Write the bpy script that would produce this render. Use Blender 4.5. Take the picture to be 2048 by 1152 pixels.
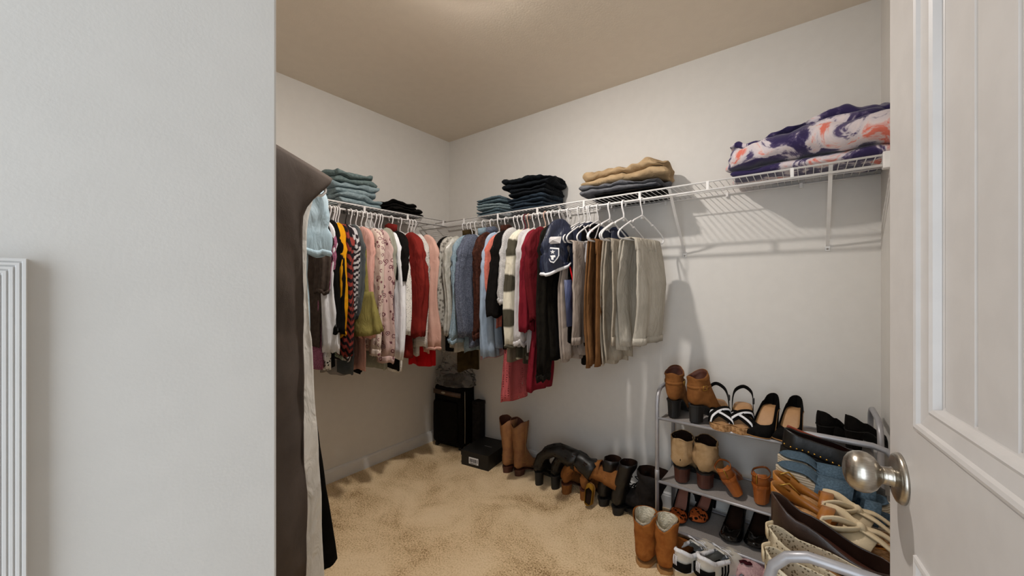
import bpy, bmesh, math, random
from mathutils import Vector, Matrix, noise
random.seed(7)
PI = math.pi
sc = bpy.context.scene
for o in list(bpy.data.objects): bpy.data.objects.remove(o)
COL = sc.collection

# ------------------------------------------------------------------ camera, world, exposure
FPX = 765.0; TH = math.radians(37.6); CX, CY, CZ = 2.370, -2.215, 1.22
cam = bpy.data.cameras.new('camera'); camo = bpy.data.objects.new('camera', cam); COL.objects.link(camo)
cam.sensor_width = 36; cam.lens = FPX / 2048 * 36; cam.clip_start = 0.01; cam.clip_end = 50
camo.location = (CX, CY, CZ); camo.rotation_euler = (PI / 2, 0, TH)
sc.camera = camo
sc.view_settings.view_transform = 'Standard'; sc.view_settings.look = 'None'
sc.view_settings.gamma = 1; sc.view_settings.use_curve_mapping = False
sc.view_settings.exposure = 0.0
w = bpy.data.worlds.new('world'); sc.world = w; w.use_nodes = True
w.node_tree.nodes['Background'].inputs[0].default_value = (0.86, 0.93, 1.0, 1)
w.node_tree.nodes['Background'].inputs[1].default_value = 0.38
LAMP_POS = (1.36, -1.17, 2.44); LAMP_W = 1600.0
al = bpy.data.lights.new('bedroom_daylight', 'AREA'); al.shape = 'RECTANGLE'; al.size = .9; al.size_y = 1.9; al.energy = 22; al.color = (.82, .91, 1)
alo = bpy.data.objects.new('bedroom_daylight', al); COL.objects.link(alo); alo.location = (2.42, -3.25, 1.25); alo.rotation_euler = (PI / 2, 0, math.radians(10))

def ray(px):
    a = px - 1024.0
    return (a * math.cos(TH) - FPX * math.sin(TH), a * math.sin(TH) + FPX * math.cos(TH))
def at(px, py, z=0.0):            # point at height z
    t = (z - CZ) / (576.0 - py); r = ray(px)
    return Vector((CX + t * r[0], CY + t * r[1], z))
def aty(px, py, y):               # point on the plane y
    r = ray(px); t = (y - CY) / r[1]
    return Vector((CX + t * r[0], y, CZ + t * (576.0 - py)))
def atx(px, py, x):
    r = ray(px); t = (x - CX) / r[0]
    return Vector((x, CY + t * r[1], CZ + t * (576.0 - py)))

# ------------------------------------------------------------------ helpers
def lin(h):
    h = h.lstrip('#'); v = [int(h[i:i + 2], 16) / 255 for i in (0, 2, 4)]
    return tuple((c / 12.92 if c <= 0.04045 else ((c + 0.055) / 1.055) ** 2.4) for c in v) + (1,)

def mat(name, c, c2=None, pat=None, scale=20.0, rough=0.85, metal=0.0, bump=0.0, bscale=200.0, sheen=0.0,
        lo=0.4, hi=0.6, c3=None, stretch=(1, 1, 1), coat=0.0, alpha=1.0, bdist=0.002, wrinkle=0.0):
    m = bpy.data.materials.new(name); m.use_nodes = True
    nt = m.node_tree; N = nt.nodes; K = nt.links; p = N['Principled BSDF']
    p.inputs['Base Color'].default_value = lin(c); p.inputs['Roughness'].default_value = rough
    p.inputs['Metallic'].default_value = metal
    if rough >= .8: p.inputs['Specular IOR Level'].default_value = .12
    if coat: p.inputs['Coat Weight'].default_value = coat
    if sheen: p.inputs['Sheen Weight'].default_value = sheen
    tc = N.new('ShaderNodeTexCoord'); mp = N.new('ShaderNodeMapping'); K.new(tc.outputs['Object'], mp.inputs[0])
    mp.inputs['Scale'].default_value = stretch
    vec = mp.outputs[0]
    def ramp(src, lo_, hi_, a, b, interp='LINEAR'):
        r = N.new('ShaderNodeValToRGB'); K.new(src, r.inputs[0]); r.color_ramp.interpolation = interp
        r.color_ramp.elements[0].position = lo_; r.color_ramp.elements[1].position = hi_
        r.color_ramp.elements[0].color = a; r.color_ramp.elements[1].color = b
        return r.outputs[0]
    out = None
    if c2 is None and pat is None:
        n = N.new('ShaderNodeTexNoise'); K.new(vec, n.inputs[0]); n.inputs['Scale'].default_value = 14; n.inputs['Detail'].default_value = 4
        a = lin(c); d = tuple(x * 0.86 for x in a[:3]) + (1,)
        out = ramp(n.outputs[0], .3, .7, d, a)
    elif pat in (None, 'noise'):
        n = N.new('ShaderNodeTexNoise'); K.new(vec, n.inputs[0]); n.inputs['Scale'].default_value = scale; n.inputs['Detail'].default_value = 6
        out = ramp(n.outputs[0], lo, hi, lin(c), lin(c2))
    elif pat == 'spots':
        n = N.new('ShaderNodeTexVoronoi'); K.new(vec, n.inputs[0]); n.inputs['Scale'].default_value = scale
        out = ramp(n.outputs['Distance'], lo, hi, lin(c2), lin(c))
    elif pat == 'leopard':
        n = N.new('ShaderNodeTexVoronoi'); K.new(vec, n.inputs[0]); n.inputs['Scale'].default_value = scale
        n2 = N.new('ShaderNodeTexNoise'); K.new(vec, n2.inputs[0]); n2.inputs['Scale'].default_value = scale * 1.6
        ad = N.new('ShaderNodeMath'); ad.operation = 'MULTIPLY_ADD'; K.new(n2.outputs[0], ad.inputs[0]); ad.inputs[1].default_value = .5; K.new(n.outputs['Distance'], ad.inputs[2])
        out = ramp(ad.outputs[0], lo, hi, lin(c2), lin(c))
    elif pat == 'floral':
        n = N.new('ShaderNodeTexVoronoi'); K.new(vec, n.inputs[0]); n.inputs['Scale'].default_value = scale
        r = N.new('ShaderNodeValToRGB'); K.new(n.outputs['Distance'], r.inputs[0]); r.color_ramp.interpolation = 'CONSTANT'
        e = r.color_ramp.elements; e[0].position = 0; e[0].color = lin(c3 or c2); e[1].position = .12; e[1].color = lin(c)
        q = e.new(.24); q.color = lin(c2); q = e.new(.36); q.color = lin(c)
        out = r.outputs[0]
    elif pat == 'stripe':
        s = N.new('ShaderNodeTexWave'); K.new(vec, s.inputs[0]); s.inputs['Scale'].default_value = scale; s.inputs['Distortion'].default_value = 0.6
        s.bands_direction = 'Z'
        out = ramp(s.outputs[0], lo, hi, lin(c), lin(c2))
    elif pat == 'vstripe':
        s = N.new('ShaderNodeTexWave'); K.new(vec, s.inputs[0]); s.inputs['Scale'].default_value = scale; s.inputs['Distortion'].default_value = 1.5
        s.bands_direction = 'DIAGONAL'
        out = ramp(s.outputs[0], lo, hi, lin(c), lin(c2))
    elif pat == 'plaid':
        s = N.new('ShaderNodeTexWave'); K.new(vec, s.inputs[0]); s.inputs['Scale'].default_value = scale; s.bands_direction = 'Z'; s.wave_profile = 'SIN'; s.inputs['Phase Offset'].default_value = 1.0
        s.inputs['Distortion'].default_value = .5
        t = N.new('ShaderNodeTexWave'); K.new(vec, t.inputs[0]); t.inputs['Scale'].default_value = scale * 1.4; t.bands_direction = 'Y'
        ad = N.new('ShaderNodeMath'); ad.operation = 'MULTIPLY_ADD'; K.new(t.outputs[0], ad.inputs[0]); ad.inputs[1].default_value = .22; K.new(s.outputs[0], ad.inputs[2])
        out = ramp(ad.outputs[0], .45, .62, lin(c), lin(c2))
    elif pat == 'tiedye':
        n = N.new('ShaderNodeTexNoise'); K.new(vec, n.inputs[0]); n.inputs['Scale'].default_value = scale; n.inputs['Detail'].default_value = 7; n.inputs['Roughness'].default_value = .62; n.inputs['Distortion'].default_value = .8
        r = N.new('ShaderNodeValToRGB'); K.new(n.outputs[0], r.inputs[0]); e = r.color_ramp.elements
        e[0].position = .0; e[0].color = lin('2b2545'); e[1].position = 1; e[1].color = lin('e8705f')
        for pos, cc in ((.46, '352c54'), (.505, '5d5274'), (.535, 'cfc6cc'), (.59, 'dccfcf'), (.64, 'e07a68')):
            q = e.new(pos); q.color = lin(cc)
        out = r.outputs[0]
    elif pat == 'carpet':
        n = N.new('ShaderNodeTexNoise'); K.new(vec, n.inputs[0]); n.inputs['Scale'].default_value = 3.0; n.inputs['Detail'].default_value = 6; n.inputs['Roughness'].default_value = .62; n.inputs['Distortion'].default_value = .5
        n2 = N.new('ShaderNodeTexNoise'); K.new(vec, n2.inputs[0]); n2.inputs['Scale'].default_value = 130; n2.inputs['Detail'].default_value = 4; n2.inputs['Roughness'].default_value = .75
        sc2 = N.new('ShaderNodeMath'); sc2.operation = 'MULTIPLY'; K.new(n2.outputs[0], sc2.inputs[0]); sc2.inputs[1].default_value = .62
        ad = N.new('ShaderNodeMath'); ad.operation = 'MULTIPLY_ADD'; K.new(n.outputs[0], ad.inputs[0]); ad.inputs[1].default_value = .50; K.new(sc2.outputs[0], ad.inputs[2])
        r = N.new('ShaderNodeValToRGB'); K.new(ad.outputs[0], r.inputs[0]); e = r.color_ramp.elements
        e[0].position = .43; e[0].color = lin('80623e'); e[1].position = .64; e[1].color = lin('efd6b0')
        q = e.new(.505); q.color = lin('cbad84'); q = e.new(.56); q.color = lin('e4c9a0')
        out = r.outputs[0]
        b = N.new('ShaderNodeBump'); b.inputs['Strength'].default_value = .6; b.inputs['Distance'].default_value = .006
        K.new(n2.outputs[0], b.inputs['Height']); K.new(b.outputs[0], p.inputs['Normal'])
    K.new(out, p.inputs['Base Color'])
    if bump and pat != 'carpet':
        n = N.new('ShaderNodeTexNoise'); K.new(vec, n.inputs[0]); n.inputs['Scale'].default_value = bscale; n.inputs['Detail'].default_value = 3
        b = N.new('ShaderNodeBump'); b.inputs['Strength'].default_value = bump; b.inputs['Distance'].default_value = bdist
        K.new(n.outputs[0], b.inputs['Height']); K.new(b.outputs[0], p.inputs['Normal'])
        if wrinkle:
            wm = N.new('ShaderNodeMapping'); K.new(tc.outputs['Object'], wm.inputs[0]); wm.inputs['Scale'].default_value = (1, 1, .42)
            wn = N.new('ShaderNodeTexNoise'); K.new(wm.outputs[0], wn.inputs[0]); wn.inputs['Scale'].default_value = 26; wn.inputs['Detail'].default_value = 3; wn.inputs['Distortion'].default_value = .8
            wb = N.new('ShaderNodeBump'); wb.inputs['Strength'].default_value = wrinkle; wb.inputs['Distance'].default_value = .012
            K.new(wn.outputs[0], wb.inputs['Height']); K.new(wb.outputs[0], b.inputs['Normal'])
    return m

def knit(name, c, scale=90, direction='Z', rough=.95):
    m = mat(name, c, rough=rough); nt = m.node_tree; N = nt.nodes; K = nt.links; p = N['Principled BSDF']
    tc = N.new('ShaderNodeTexCoord'); s = N.new('ShaderNodeTexWave'); K.new(tc.outputs['Object'], s.inputs[0]); s.bands_direction = direction
    s.inputs['Scale'].default_value = scale; s.inputs['Distortion'].default_value = 1
    b = N.new('ShaderNodeBump'); b.inputs['Strength'].default_value = .7; b.inputs['Distance'].default_value = .003
    K.new(s.outputs[0], b.inputs['Height']); K.new(b.outputs[0], p.inputs['Normal'])
    return m

def holes(name, c, scale=60, sx=(1, 1, 1)):
    """openwork cloth: voronoi cells cut through as transparency"""
    m = mat(name, c, rough=.9, bump=.3); nt = m.node_tree; N = nt.nodes; K = nt.links; p = N['Principled BSDF']
    tc = N.new('ShaderNodeTexCoord'); mp = N.new('ShaderNodeMapping'); mp.inputs['Scale'].default_value = sx
    K.new(tc.outputs['Object'], mp.inputs[0])
    v = N.new('ShaderNodeTexVoronoi'); v.inputs['Scale'].default_value = scale; v.inputs['Randomness'].default_value = .25; K.new(mp.outputs[0], v.inputs[0])
    r = N.new('ShaderNodeMath'); r.operation = 'GREATER_THAN'; r.inputs[1].default_value = .27; K.new(v.outputs['Distance'], r.inputs[0])
    K.new(r.outputs[0], p.inputs['Alpha'])
    return m

M = {}
M['wall'] = mat('wall_paint', 'dad7d2', 'dcd9d4', rough=.75, bump=.12, bscale=260, bdist=.001)
M['ceil'] = mat('ceiling_paint', 'e8dccb', 'e6dac9', rough=.9, bump=.25, bscale=120, bdist=.002)
M['trim'] = mat('trim_paint', 'e2e1df', 'dfdedc', rough=.4)
M['door'] = mat('door_paint', 'cecac7', 'cac6c3', rough=.38, bump=.05, bscale=60)
M['carpet'] = mat('carpet', 'c0a680', pat='carpet', rough=1)
M['white_wire'] = mat('white_coated_wire', 'eceae8', 'e6e4e2', rough=.35)
M['nickel'] = mat('brushed_nickel', 'b8b2a8', 'aaa49a', scale=90, rough=.28, metal=1.0, stretch=(1, 1, 12))
M['rack'] = mat('grey_rack_metal', 'a9a8ab', '9f9ea2', rough=.38, metal=.35)
M['rackcloth'] = mat('grey_rack_fabric', 'a39d99', '97918d', scale=300, rough=.9, bump=.4, bscale=600)
M['h_white'] = mat('white_plastic', 'eeeceb', 'e9e7e6', rough=.35)
M['h_black'] = mat('black_plastic', '1a1816', '201e1c', rough=.4)
M['h_peach'] = mat('peach_plastic', 'dcb9a8', 'd8b4a2', rough=.4)
M['h_red'] = mat('burgundy_plastic', '6b1d28', '702030', rough=.4)
M['black'] = mat('black_cloth', '0d0b0a', '080706', scale=30, rough=.9, bump=.2)
M['black_leather'] = mat('black_leather', '0c0a09', '131110', scale=30, rough=.42, bump=.25, bscale=90)
M['charcoal'] = mat('charcoal_suede', '282524', '1f1c1b', scale=30, rough=.9, bump=.3)

# ------------------------------------------------------------------ mesh tools
def mk(name, vs, fs, m, parent=None, smooth=True, solid=0.0, sub=0, bev=0.0, so=-1):
    me = bpy.data.meshes.new(name); me.from_pydata([tuple(v) for v in vs], [], fs); me.update()
    bm = bmesh.new(); bm.from_mesh(me); bmesh.ops.remove_doubles(bm, verts=bm.verts, dist=1e-6)
    bmesh.ops.recalc_face_normals(bm, faces=bm.faces); bm.to_mesh(me); bm.free()
    if smooth: me.shade_smooth()
    me.materials.append(m)
    o = bpy.data.objects.new(name, me); COL.objects.link(o)
    if parent is not None: o.parent = parent
    if bev:
        b = o.modifiers.new('bevel', 'BEVEL'); b.width = bev; b.segments = 2; b.limit_method = 'ANGLE'
    if solid:
        s = o.modifiers.new('solid', 'SOLIDIFY'); s.thickness = solid; s.offset = so
    if sub:
        s = o.modifiers.new('sub', 'SUBSURF'); s.levels = sub; s.render_levels = sub
    return o

def thing(name, label, cat, loc=(0, 0, 0), rz=0.0, group=None, kind=None, rot=None):
    o = bpy.data.objects.new(name, None); COL.objects.link(o); o.empty_display_size = .05
    o.location = loc; o.rotation_euler = rot or (0, 0, rz)
    if label: o['label'] = label
    if cat: o['category'] = cat
    if group: o['group'] = group
    if kind: o['kind'] = kind
    return o

def tag(o, label, cat, group=None):
    o['label'] = label; o['category'] = cat
    if group: o['group'] = group
    return o

def boxv(x0, x1, y0, y1, z0, z1):
    v = [(x, y, z) for z in (z0, z1) for (x, y) in ((x0, y0), (x1, y0), (x1, y1), (x0, y1))]
    f = [(0, 1, 2, 3), (4, 5, 6, 7), (0, 1, 5, 4), (1, 2, 6, 5), (2, 3, 7, 6), (3, 0, 4, 7)]
    return v, f
def box(name, x0, x1, y0, y1, z0, z1, m, parent=None, bev=0.0):
    v, f = boxv(x0, x1, y0, y1, z0, z1); return mk(name, v, f, m, parent, smooth=False, bev=bev)

class G:
    def __init__(s): s.v = []; s.f = []
    def add(s, v, f):
        b = len(s.v); s.v += [Vector(p) for p in v]; s.f += [tuple(i + b for i in q) for q in f]; return s
    def box(s, *a): return s.add(*boxv(*a))
    def mk(s, name, m, parent=None, **k): return mk(name, s.v, s.f, m, parent, **k)

def loft(rings, cap0=False, cap1=False, closed=True):
    n = len(rings[0]); v = [p for r in rings for p in r]; f = []
    for i in range(len(rings) - 1):
        for j in range(n if closed else n - 1):
            k = (j + 1) % n
            f.append((i * n + j, i * n + k, (i + 1) * n + k, (i + 1) * n + j))
    if cap0: f.append(tuple(range(n)))
    if cap1: f.append(tuple(range((len(rings) - 1) * n, len(rings) * n)))
    return v, f

def tube(pts, r, n=8, caps=True):
    pts = [Vector(p) for p in pts]; rings = []; prev = None
    for i, p in enumerate(pts):
        if i == 0: t = pts[1] - p
        elif i == len(pts) - 1: t = p - pts[i - 1]
        else: t = (pts[i + 1] - p).normalized() + (p - pts[i - 1]).normalized()
        t = t.normalized()
        if prev is None:
            u = t.cross(Vector((0, 0, 1)))
            if u.length < .1: u = t.cross(Vector((1, 0, 0)))
        else:
            u = prev - t * prev.dot(t)
        u.normalize(); prev = u; w_ = t.cross(u)
        rr = r[i] if isinstance(r, (list, tuple)) else r
        rings.append([p + (u * math.cos(a) + w_ * math.sin(a)) * rr for a in [2 * PI * k / n for k in range(n)]])
    return loft(rings, caps, caps)

def ribbon(pts, nrm, wid, th):
    """flat strap following pts, width along nrm(list or vec)"""
    rings = []
    pts = [Vector(p) for p in pts]
    for i, p in enumerate(pts):
        t = (pts[min(i + 1, len(pts) - 1)] - pts[max(i - 1, 0)]).normalized()
        s = Vector(nrm[i] if isinstance(nrm, list) else nrm); s = (s - t * s.dot(t)).normalized(); q = t.cross(s)
        rings.append([p + s * wid / 2 + q * th / 2, p - s * wid / 2 + q * th / 2, p - s * wid / 2 - q * th / 2, p + s * wid / 2 - q * th / 2])
    return loft(rings, True, True)

def smoothpts(pts, k=4):
    P = [Vector(p) for p in pts]; out = []
    for i in range(len(P) - 1):
        p0 = P[max(i - 1, 0)]; p1 = P[i]; p2 = P[i + 1]; p3 = P[min(i + 2, len(P) - 1)]
        for j in range(k):
            t = j / k
            out.append(.5 * ((2 * p1) + (-p0 + p2) * t + (2 * p0 - 5 * p1 + 4 * p2 - p3) * t * t + (-p0 + 3 * p1 - 3 * p2 + p3) * t ** 3))
    out.append(P[-1]); return out

def lathe(prof, n=32, axis='Z'):
    rings = []
    for (h, r) in prof:
        ring = []
        for k in range(n):
            a = 2 * PI * k / n
            ring.append((r * math.cos(a), r * math.sin(a), h) if axis == 'Z' else (r * math.cos(a), h, r * math.sin(a)))
        rings.append(ring)
    return loft(rings, True, True)

def struct(o): o['kind'] = 'structure'; return o
def nz(x, y, z): return noise.noise(Vector((x, y, z)))

# ------------------------------------------------------------------ room shell
XR = 2.617; YF = -2.036; XE = 1.9; H = 2.44
struct(box('floor', -.1, XR + 1.5, -3.3, .1, -.05, 0, M['carpet']))
struct(box('ceiling', -.1, XR + .1, -3.3, .1, H, H + .05, M['ceil']))
struct(box('wall_left', -.1, 0, -2.16, .1, 0, H, M['wall']))
struct(box('wall_back', 0, XR, 0, .1, 0, H, M['wall']))
struct(box('wall_right', XR, XR + .1, -2.16, .1, 0, H, M['wall']))
struct(box('wall_front', 0, XE - .11, -2.16, YF, 0, H, M['wall']))
struct(box('wall_entry', XE - .11, XE, -3.3, YF, 0, H, M['wall'], bev=.003))
struct(box('wall_over_door', XE, XR, -2.15, YF, 2.06, H, M['wall']))
def baseboard(name, L, loc, rz):
    pr = [(0, 0), (.012, 0), (.012, .066), (.009, .072), (.009, .077), (.004, .083), (0, .084)]
    rings = [[(x, -d, z) for (d, z) in pr] for x in (0, L)]
    v, f = loft(rings, True, True); o = struct(mk(name, v, f, M['trim'], smooth=False)); o.location = loc; o.rotation_euler = (0, 0, rz); return o
baseboard('baseboard_back', XR, (0, 0, 0), 0)
baseboard('baseboard_left', 2.036, (0, -2.036, 0), PI / 2)
baseboard('baseboard_right', 1.9, (XR, 0, 0), -PI / 2)

# ------------------------------------------------------------------ ceiling lamp (just above the frame)
lp = thing('ceiling_lamp', 'small round flush ceiling light glowing just above the picture edge', 'lamp', LAMP_POS)
v, f = lathe([(0, .085), (-.012, .085), (-.014, .078), (-.014, .036)], 40); mk('lamp_base', v, f, M['white_wire'], lp)
em = bpy.data.materials.new('lamp_glow'); em.use_nodes = True; p = em.node_tree.nodes['Principled BSDF']
p.inputs['Emission Color'].default_value = (1, .935, .87, 1); p.inputs['Emission Strength'].default_value = LAMP_W
v, f = lathe([(-.0142, .036), (-.0165, .036), (-.0205, .033), (-.0235, .022), (-.0245, .004)], 40); mk('lamp_diffuser', v, f, em, lp)

# ------------------------------------------------------------------ door
dr = thing('door_1', None, None, (2.474, -1.376, 0), math.atan2(-.993, .1184)); dr['kind'] = 'structure'
dr['label'] = 'white panelled door standing open with nickel knob'
DW = .74; DT = .035
g = G()
for (a, b, c, d) in ((0, .104, .012, 2.03), (DW - .104, DW, .012, 2.03), (.104, DW - .104, .012, .20), (.104, DW - .104, .863, 1.031), (.104, DW - .104, 1.93, 2.03)):
    g.box(a, b, 0, DT, c, d)
g.mk('door_frame', M['door'], dr, smooth=False)
for (z0, z1) in ((.20, .863), (1.031, 1.93)):
    x0, x1 = .104, DW - .104
    pr = [(0, 0), (.001, -.0035), (.005, -.0045), (.009, -.003), (.011, .001), (.028, .0035), (.032, .002), (.036, .0045), (.038, .012), (.042, .0135)]
    rings = []
    for (o_, d) in pr:
        rings.append([(x0 + o_, d, z0 + o_), (x1 - o_, d, z0 + o_), (x1 - o_, d, z1 - o_), (x0 + o_, d, z1 - o_)])
    v, f = loft(rings); mk('moulding', v, f, M['door'], dr, smooth=False)
    n = 6; a0 = x0 + .042; wd = (x1 - x0 - .084) / n
    for k in range(n):
        xa, xb = a0 + k * wd, a0 + (k + 1) * wd
        pr = [(xa, .0165), (xa + .0035, .0125), (xb - .0035, .0125), (xb, .0165), (xb, .026), (xa, .026)]
        rings = [[(x, y, z) for (x, y) in pr] for z in (z0 + .03, z1 - .03)]
        v, f = loft(rings, True, True); mk('plank', v, f, M['door'], dr, smooth=False)
kn = lathe([(-.022, .0125), (-.024, .016), (-.029, .0235), (-.036, .0285), (-.044, .0300), (-.052, .0285), (-.058, .0245), (-.0625, .0180), (-.065, .010), (-.0655, .002)], 48, 'Y')
g = G(); g.add(*kn)
KX = .048; KZ = .941
kb = mk('door_knob', g.v, g.f, M['nickel'], dr); kb.location = (KX, 0, KZ)
v, f = lathe([(-.006, .017), (-.011, .0135), (-.017, .0125), (-.0225, .0128)], 40, 'Y'); mk('knob_neck', v, f, M['nickel'], kb)
v, f = lathe([(0, .036), (-.003, .036), (-.006, .034), (-.0075, .030), (-.0085, .022), (-.010, .012)], 48, 'Y'); mk('rosette', v, f, M['nickel'], kb)
v, f = lathe([(-.009, .0042), (-.0105, .0042), (-.0107, .002)], 16, 'Y'); o = mk('lock_pin', v, f, M['black'], kb); o.location = (-.012, .0014, -.016)

# ------------------------------------------------------------------ fluted frame on entry wall
c0 = atx(54, 518, XE)
fr = thing('fluted_frame', 'white fluted frame with mitred corner on the plain white wall at left edge', 'frame', (XE, c0.y, c0.z), 0)
pr = [(0, 0), (0, .009)]
o_ = .0006
while o_ < .05:
    pr += [(o_, .0105), (o_ + .0016, .0105), (o_ + .0021, .0092), (o_ + .0026, .0092)]; o_ += .0030
pr += [(.051, .0105), (.052, 0)]
FW, FH = .52, .95
rings = [[(d, -o1, -o1), (d, -FW + o1, -o1), (d, -FW + o1, -FH + o1), (d, -o1, -FH + o1)] for (o1, d) in pr]
v, f = loft(rings); mk('frame_moulding', v, f, M['trim'], fr, smooth=False)
box('mirror_pane', .001, .005, -FW + .05, -.05, -FH + .05, -.05, mat('mirror_glass', 'd8dcdc', 'd6dada', rough=.03, metal=1.0), fr)

# ------------------------------------------------------------------ wire shelves
SZ = 1.70; SD = .305; ROD = 1.662
def wire_shelf(name, label, L, loc, rz, clip0, brackets, x0=0.0):
    """local X along wall, local -Y away from wall; wall plane at y=0"""
    t = thing(name, label, 'shelf', loc, rz)
    def rod(nm, y, z, r): v, f = tube([(x0, y, z), (L, y, z)], r, 8); return mk(nm, v, f, M['white_wire'], t)
    rod('front_rail', -SD, SZ, .0042); rod('hanging_rod', -SD - .004, ROD, .0052); rod('back_rail', -.008, SZ - .003, .0035)
    rod('middle_rod', -.13, SZ - .006, .003); 
    v, f = tube([(0, -.006, .0018), (0, -SD - .003, .0018)], .0016, 5); first = None
    n = int((L - x0) / .0256)
    for k in range(n):
        if first is None: o = mk('wire', v, f, M['white_wire'], t); first = o
        else: o = first.copy(); COL.objects.link(o); o.parent = t
        o.location = (x0 + .012 + k * .0256, 0, SZ)
    x = clip0
    while x < L - .02:
        g = G(); g.box(x - .006, x + .006, -SD - .0065, -SD + .002, ROD - .003, SZ + .003)
        g.mk('rod_clip', M['white_wire'], t, smooth=False, bev=.001); x += .3077
    for x in brackets:
        v, f = ribbon([(x, -SD + .006, SZ - .004), (x, -SD * .5, (SZ + 1.405) / 2 - .004), (x, -.004, 1.408)], (1, 0, 0), .013, .006)
        b = mk('support_bracket', v, f, M['white_wire'], t, smooth=False)
        g = G(); g.box(x - .009, x + .009, -.005, 0, 1.385, 1.415); g.mk('bracket_foot', M['white_wire'], b, smooth=False, bev=.001)
        v, f = lathe([(0, .004), (-.002, .0038), (-.003, .001)], 12, 'Y'); s = mk('screw', v, f, M['nickel'], b); s.location = (x, -.005, 1.394)
    x = .25
    while x < L:
        g = G(); g.box(x - .006, x + .006, -.014, 0, SZ - .02, SZ + .004); g.mk('wall_clip', M['white_wire'], t, smooth=False, bev=.001); x += .3
    return t
sb = wire_shelf('wire_shelf', 'long white wire shelf along the back wall above the hanging clothes', XR - .003, (0, -.0005, 0), 0, .170, [.62, 1.235, 1.848, 2.444], .0)
g = G(); g.box(XR - .030, XR - .001, -SD - .012, -SD + .02, ROD - .012, SZ + .010); g.mk('end_cap', M['white_wire'], sb, smooth=False, bev=.003)
wire_shelf('wire_shelf', 'shorter white wire shelf along the left wall holding teal folded jeans', 2.034 - SD - .012, (0.0005, YF + .002, 0), PI / 2, .15, [.35, .93, 1.5])

# ------------------------------------------------------------------ hanger meshes
def hanger_geo():
    g = G(); R = .0175; hk = []
    for k in range(15):
        a = math.radians(-40 + 235 * k / 14)          # around the rod
        hk.append((0, -R * math.cos(a) , R * math.sin(a)))
    hk = [(0, y, z - R + .0082) for (x, y, z) in hk]
    end = hk[-1]
    hk = hk[::1] + [(0, end[1] - .001, end[2] - .012), (0, .006, -.048), (0, 0, -.060), (0, 0, -.088)]
    g.add(*tube(hk, .0033, 8))
    for s in (1, -1):
        arm = [(0, 0, -.080), (0, .03 * s, -.093), (0, .075 * s, -.112), (0, .087 * s, -.123), (0, .098 * s, -.119), (0, .112 * s, -.126), (0, .17 * s, -.157), (0, .196 * s, -.176), (0, .203 * s, -.190), (0, .196 * s, -.203), (0, .17 * s, -.209), (0, 0, -.209)]
        g.add(*tube(smoothpts(arm, 3), .0040, 8))
    g.add(*[[(0, -.022, -.100), (0, .022, -.100), (0, 0, -.076), (.002, 0, -.09), (-.002, 0, -.09)], [(0, 1, 3), (1, 2, 3), (2, 0, 3), (0, 1, 4), (1, 2, 4), (2, 0, 4)]])
    return g
FL = .46
HG = hanger_geo(); HM = {}
def hanger(pos, rz, color, label, group, tilt=0.0):
    if color not in HM:
        HM[color] = HG.mk('clothes_hanger', M['h_' + color]); o = HM[color]
    else:
        o = HM[color].copy(); COL.objects.link(o)
    o.location = pos; o.rotation_euler = (tilt, 0, rz)
    return tag(o, label, 'hanger', group)

# ------------------------------------------------------------------ garments
def zsh(y, slope=.44): return -.079 - slope * (math.sqrt(y * y + .0004) - .02)

def body_geo(L, hw, hwb, th, seed, folds=5, amp=.010, neck=.045, hemwave=.006, flare=0.0, ny=30, nth=52, yoff=0.0, lean=0.0, slope=.44):
    rings = []
    ztop0 = zsh(0, slope)
    for i in range(ny + 1):
        r = i / ny; rr = r ** 1.25
        T = th * min(1, math.sqrt(r * 5 + .015)) * (1 + flare * .3 * r)
        k = min(1, r / .22); k = k * k * (3 - 2 * k)
        U = hw + (hwb - hw) * k + flare * max(0, r - .3) * .12
        ring = []
        for j in range(nth):
            a = 2 * PI * j / nth; c, s = math.cos(a), math.sin(a)
            y = U * math.copysign(abs(c) ** .8, c); x = T * math.copysign(abs(s) ** .8, s)
            zs = zsh(y, slope)
            # scooped neckline
            if r == 0 and abs(y) < neck: zs -= .012 * (1 - (y / neck) ** 2)
            z = zs * (1 - rr) - L * rr
            fa = amp * min(1, r * 3)
            x += fa * (math.sin(folds * a + seed * 1.7 + 1.5 * r) * .55 + 2.2 * nz(y * 11 + seed, z * 2.0, seed * 3.1 + s) + .8 * nz(y * 26 + seed, z * 9, s * 2))
            y += fa * .8 * math.sin(3 * a + seed + 2 * r)
            z += (hemwave * math.sin(a * 3 + seed) + .022 * nz(y * 8, seed, 1.3)) * rr
            ring.append((x + lean * r, y + yoff * r, z))
        rings.append(ring)
    return loft(rings)

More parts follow.
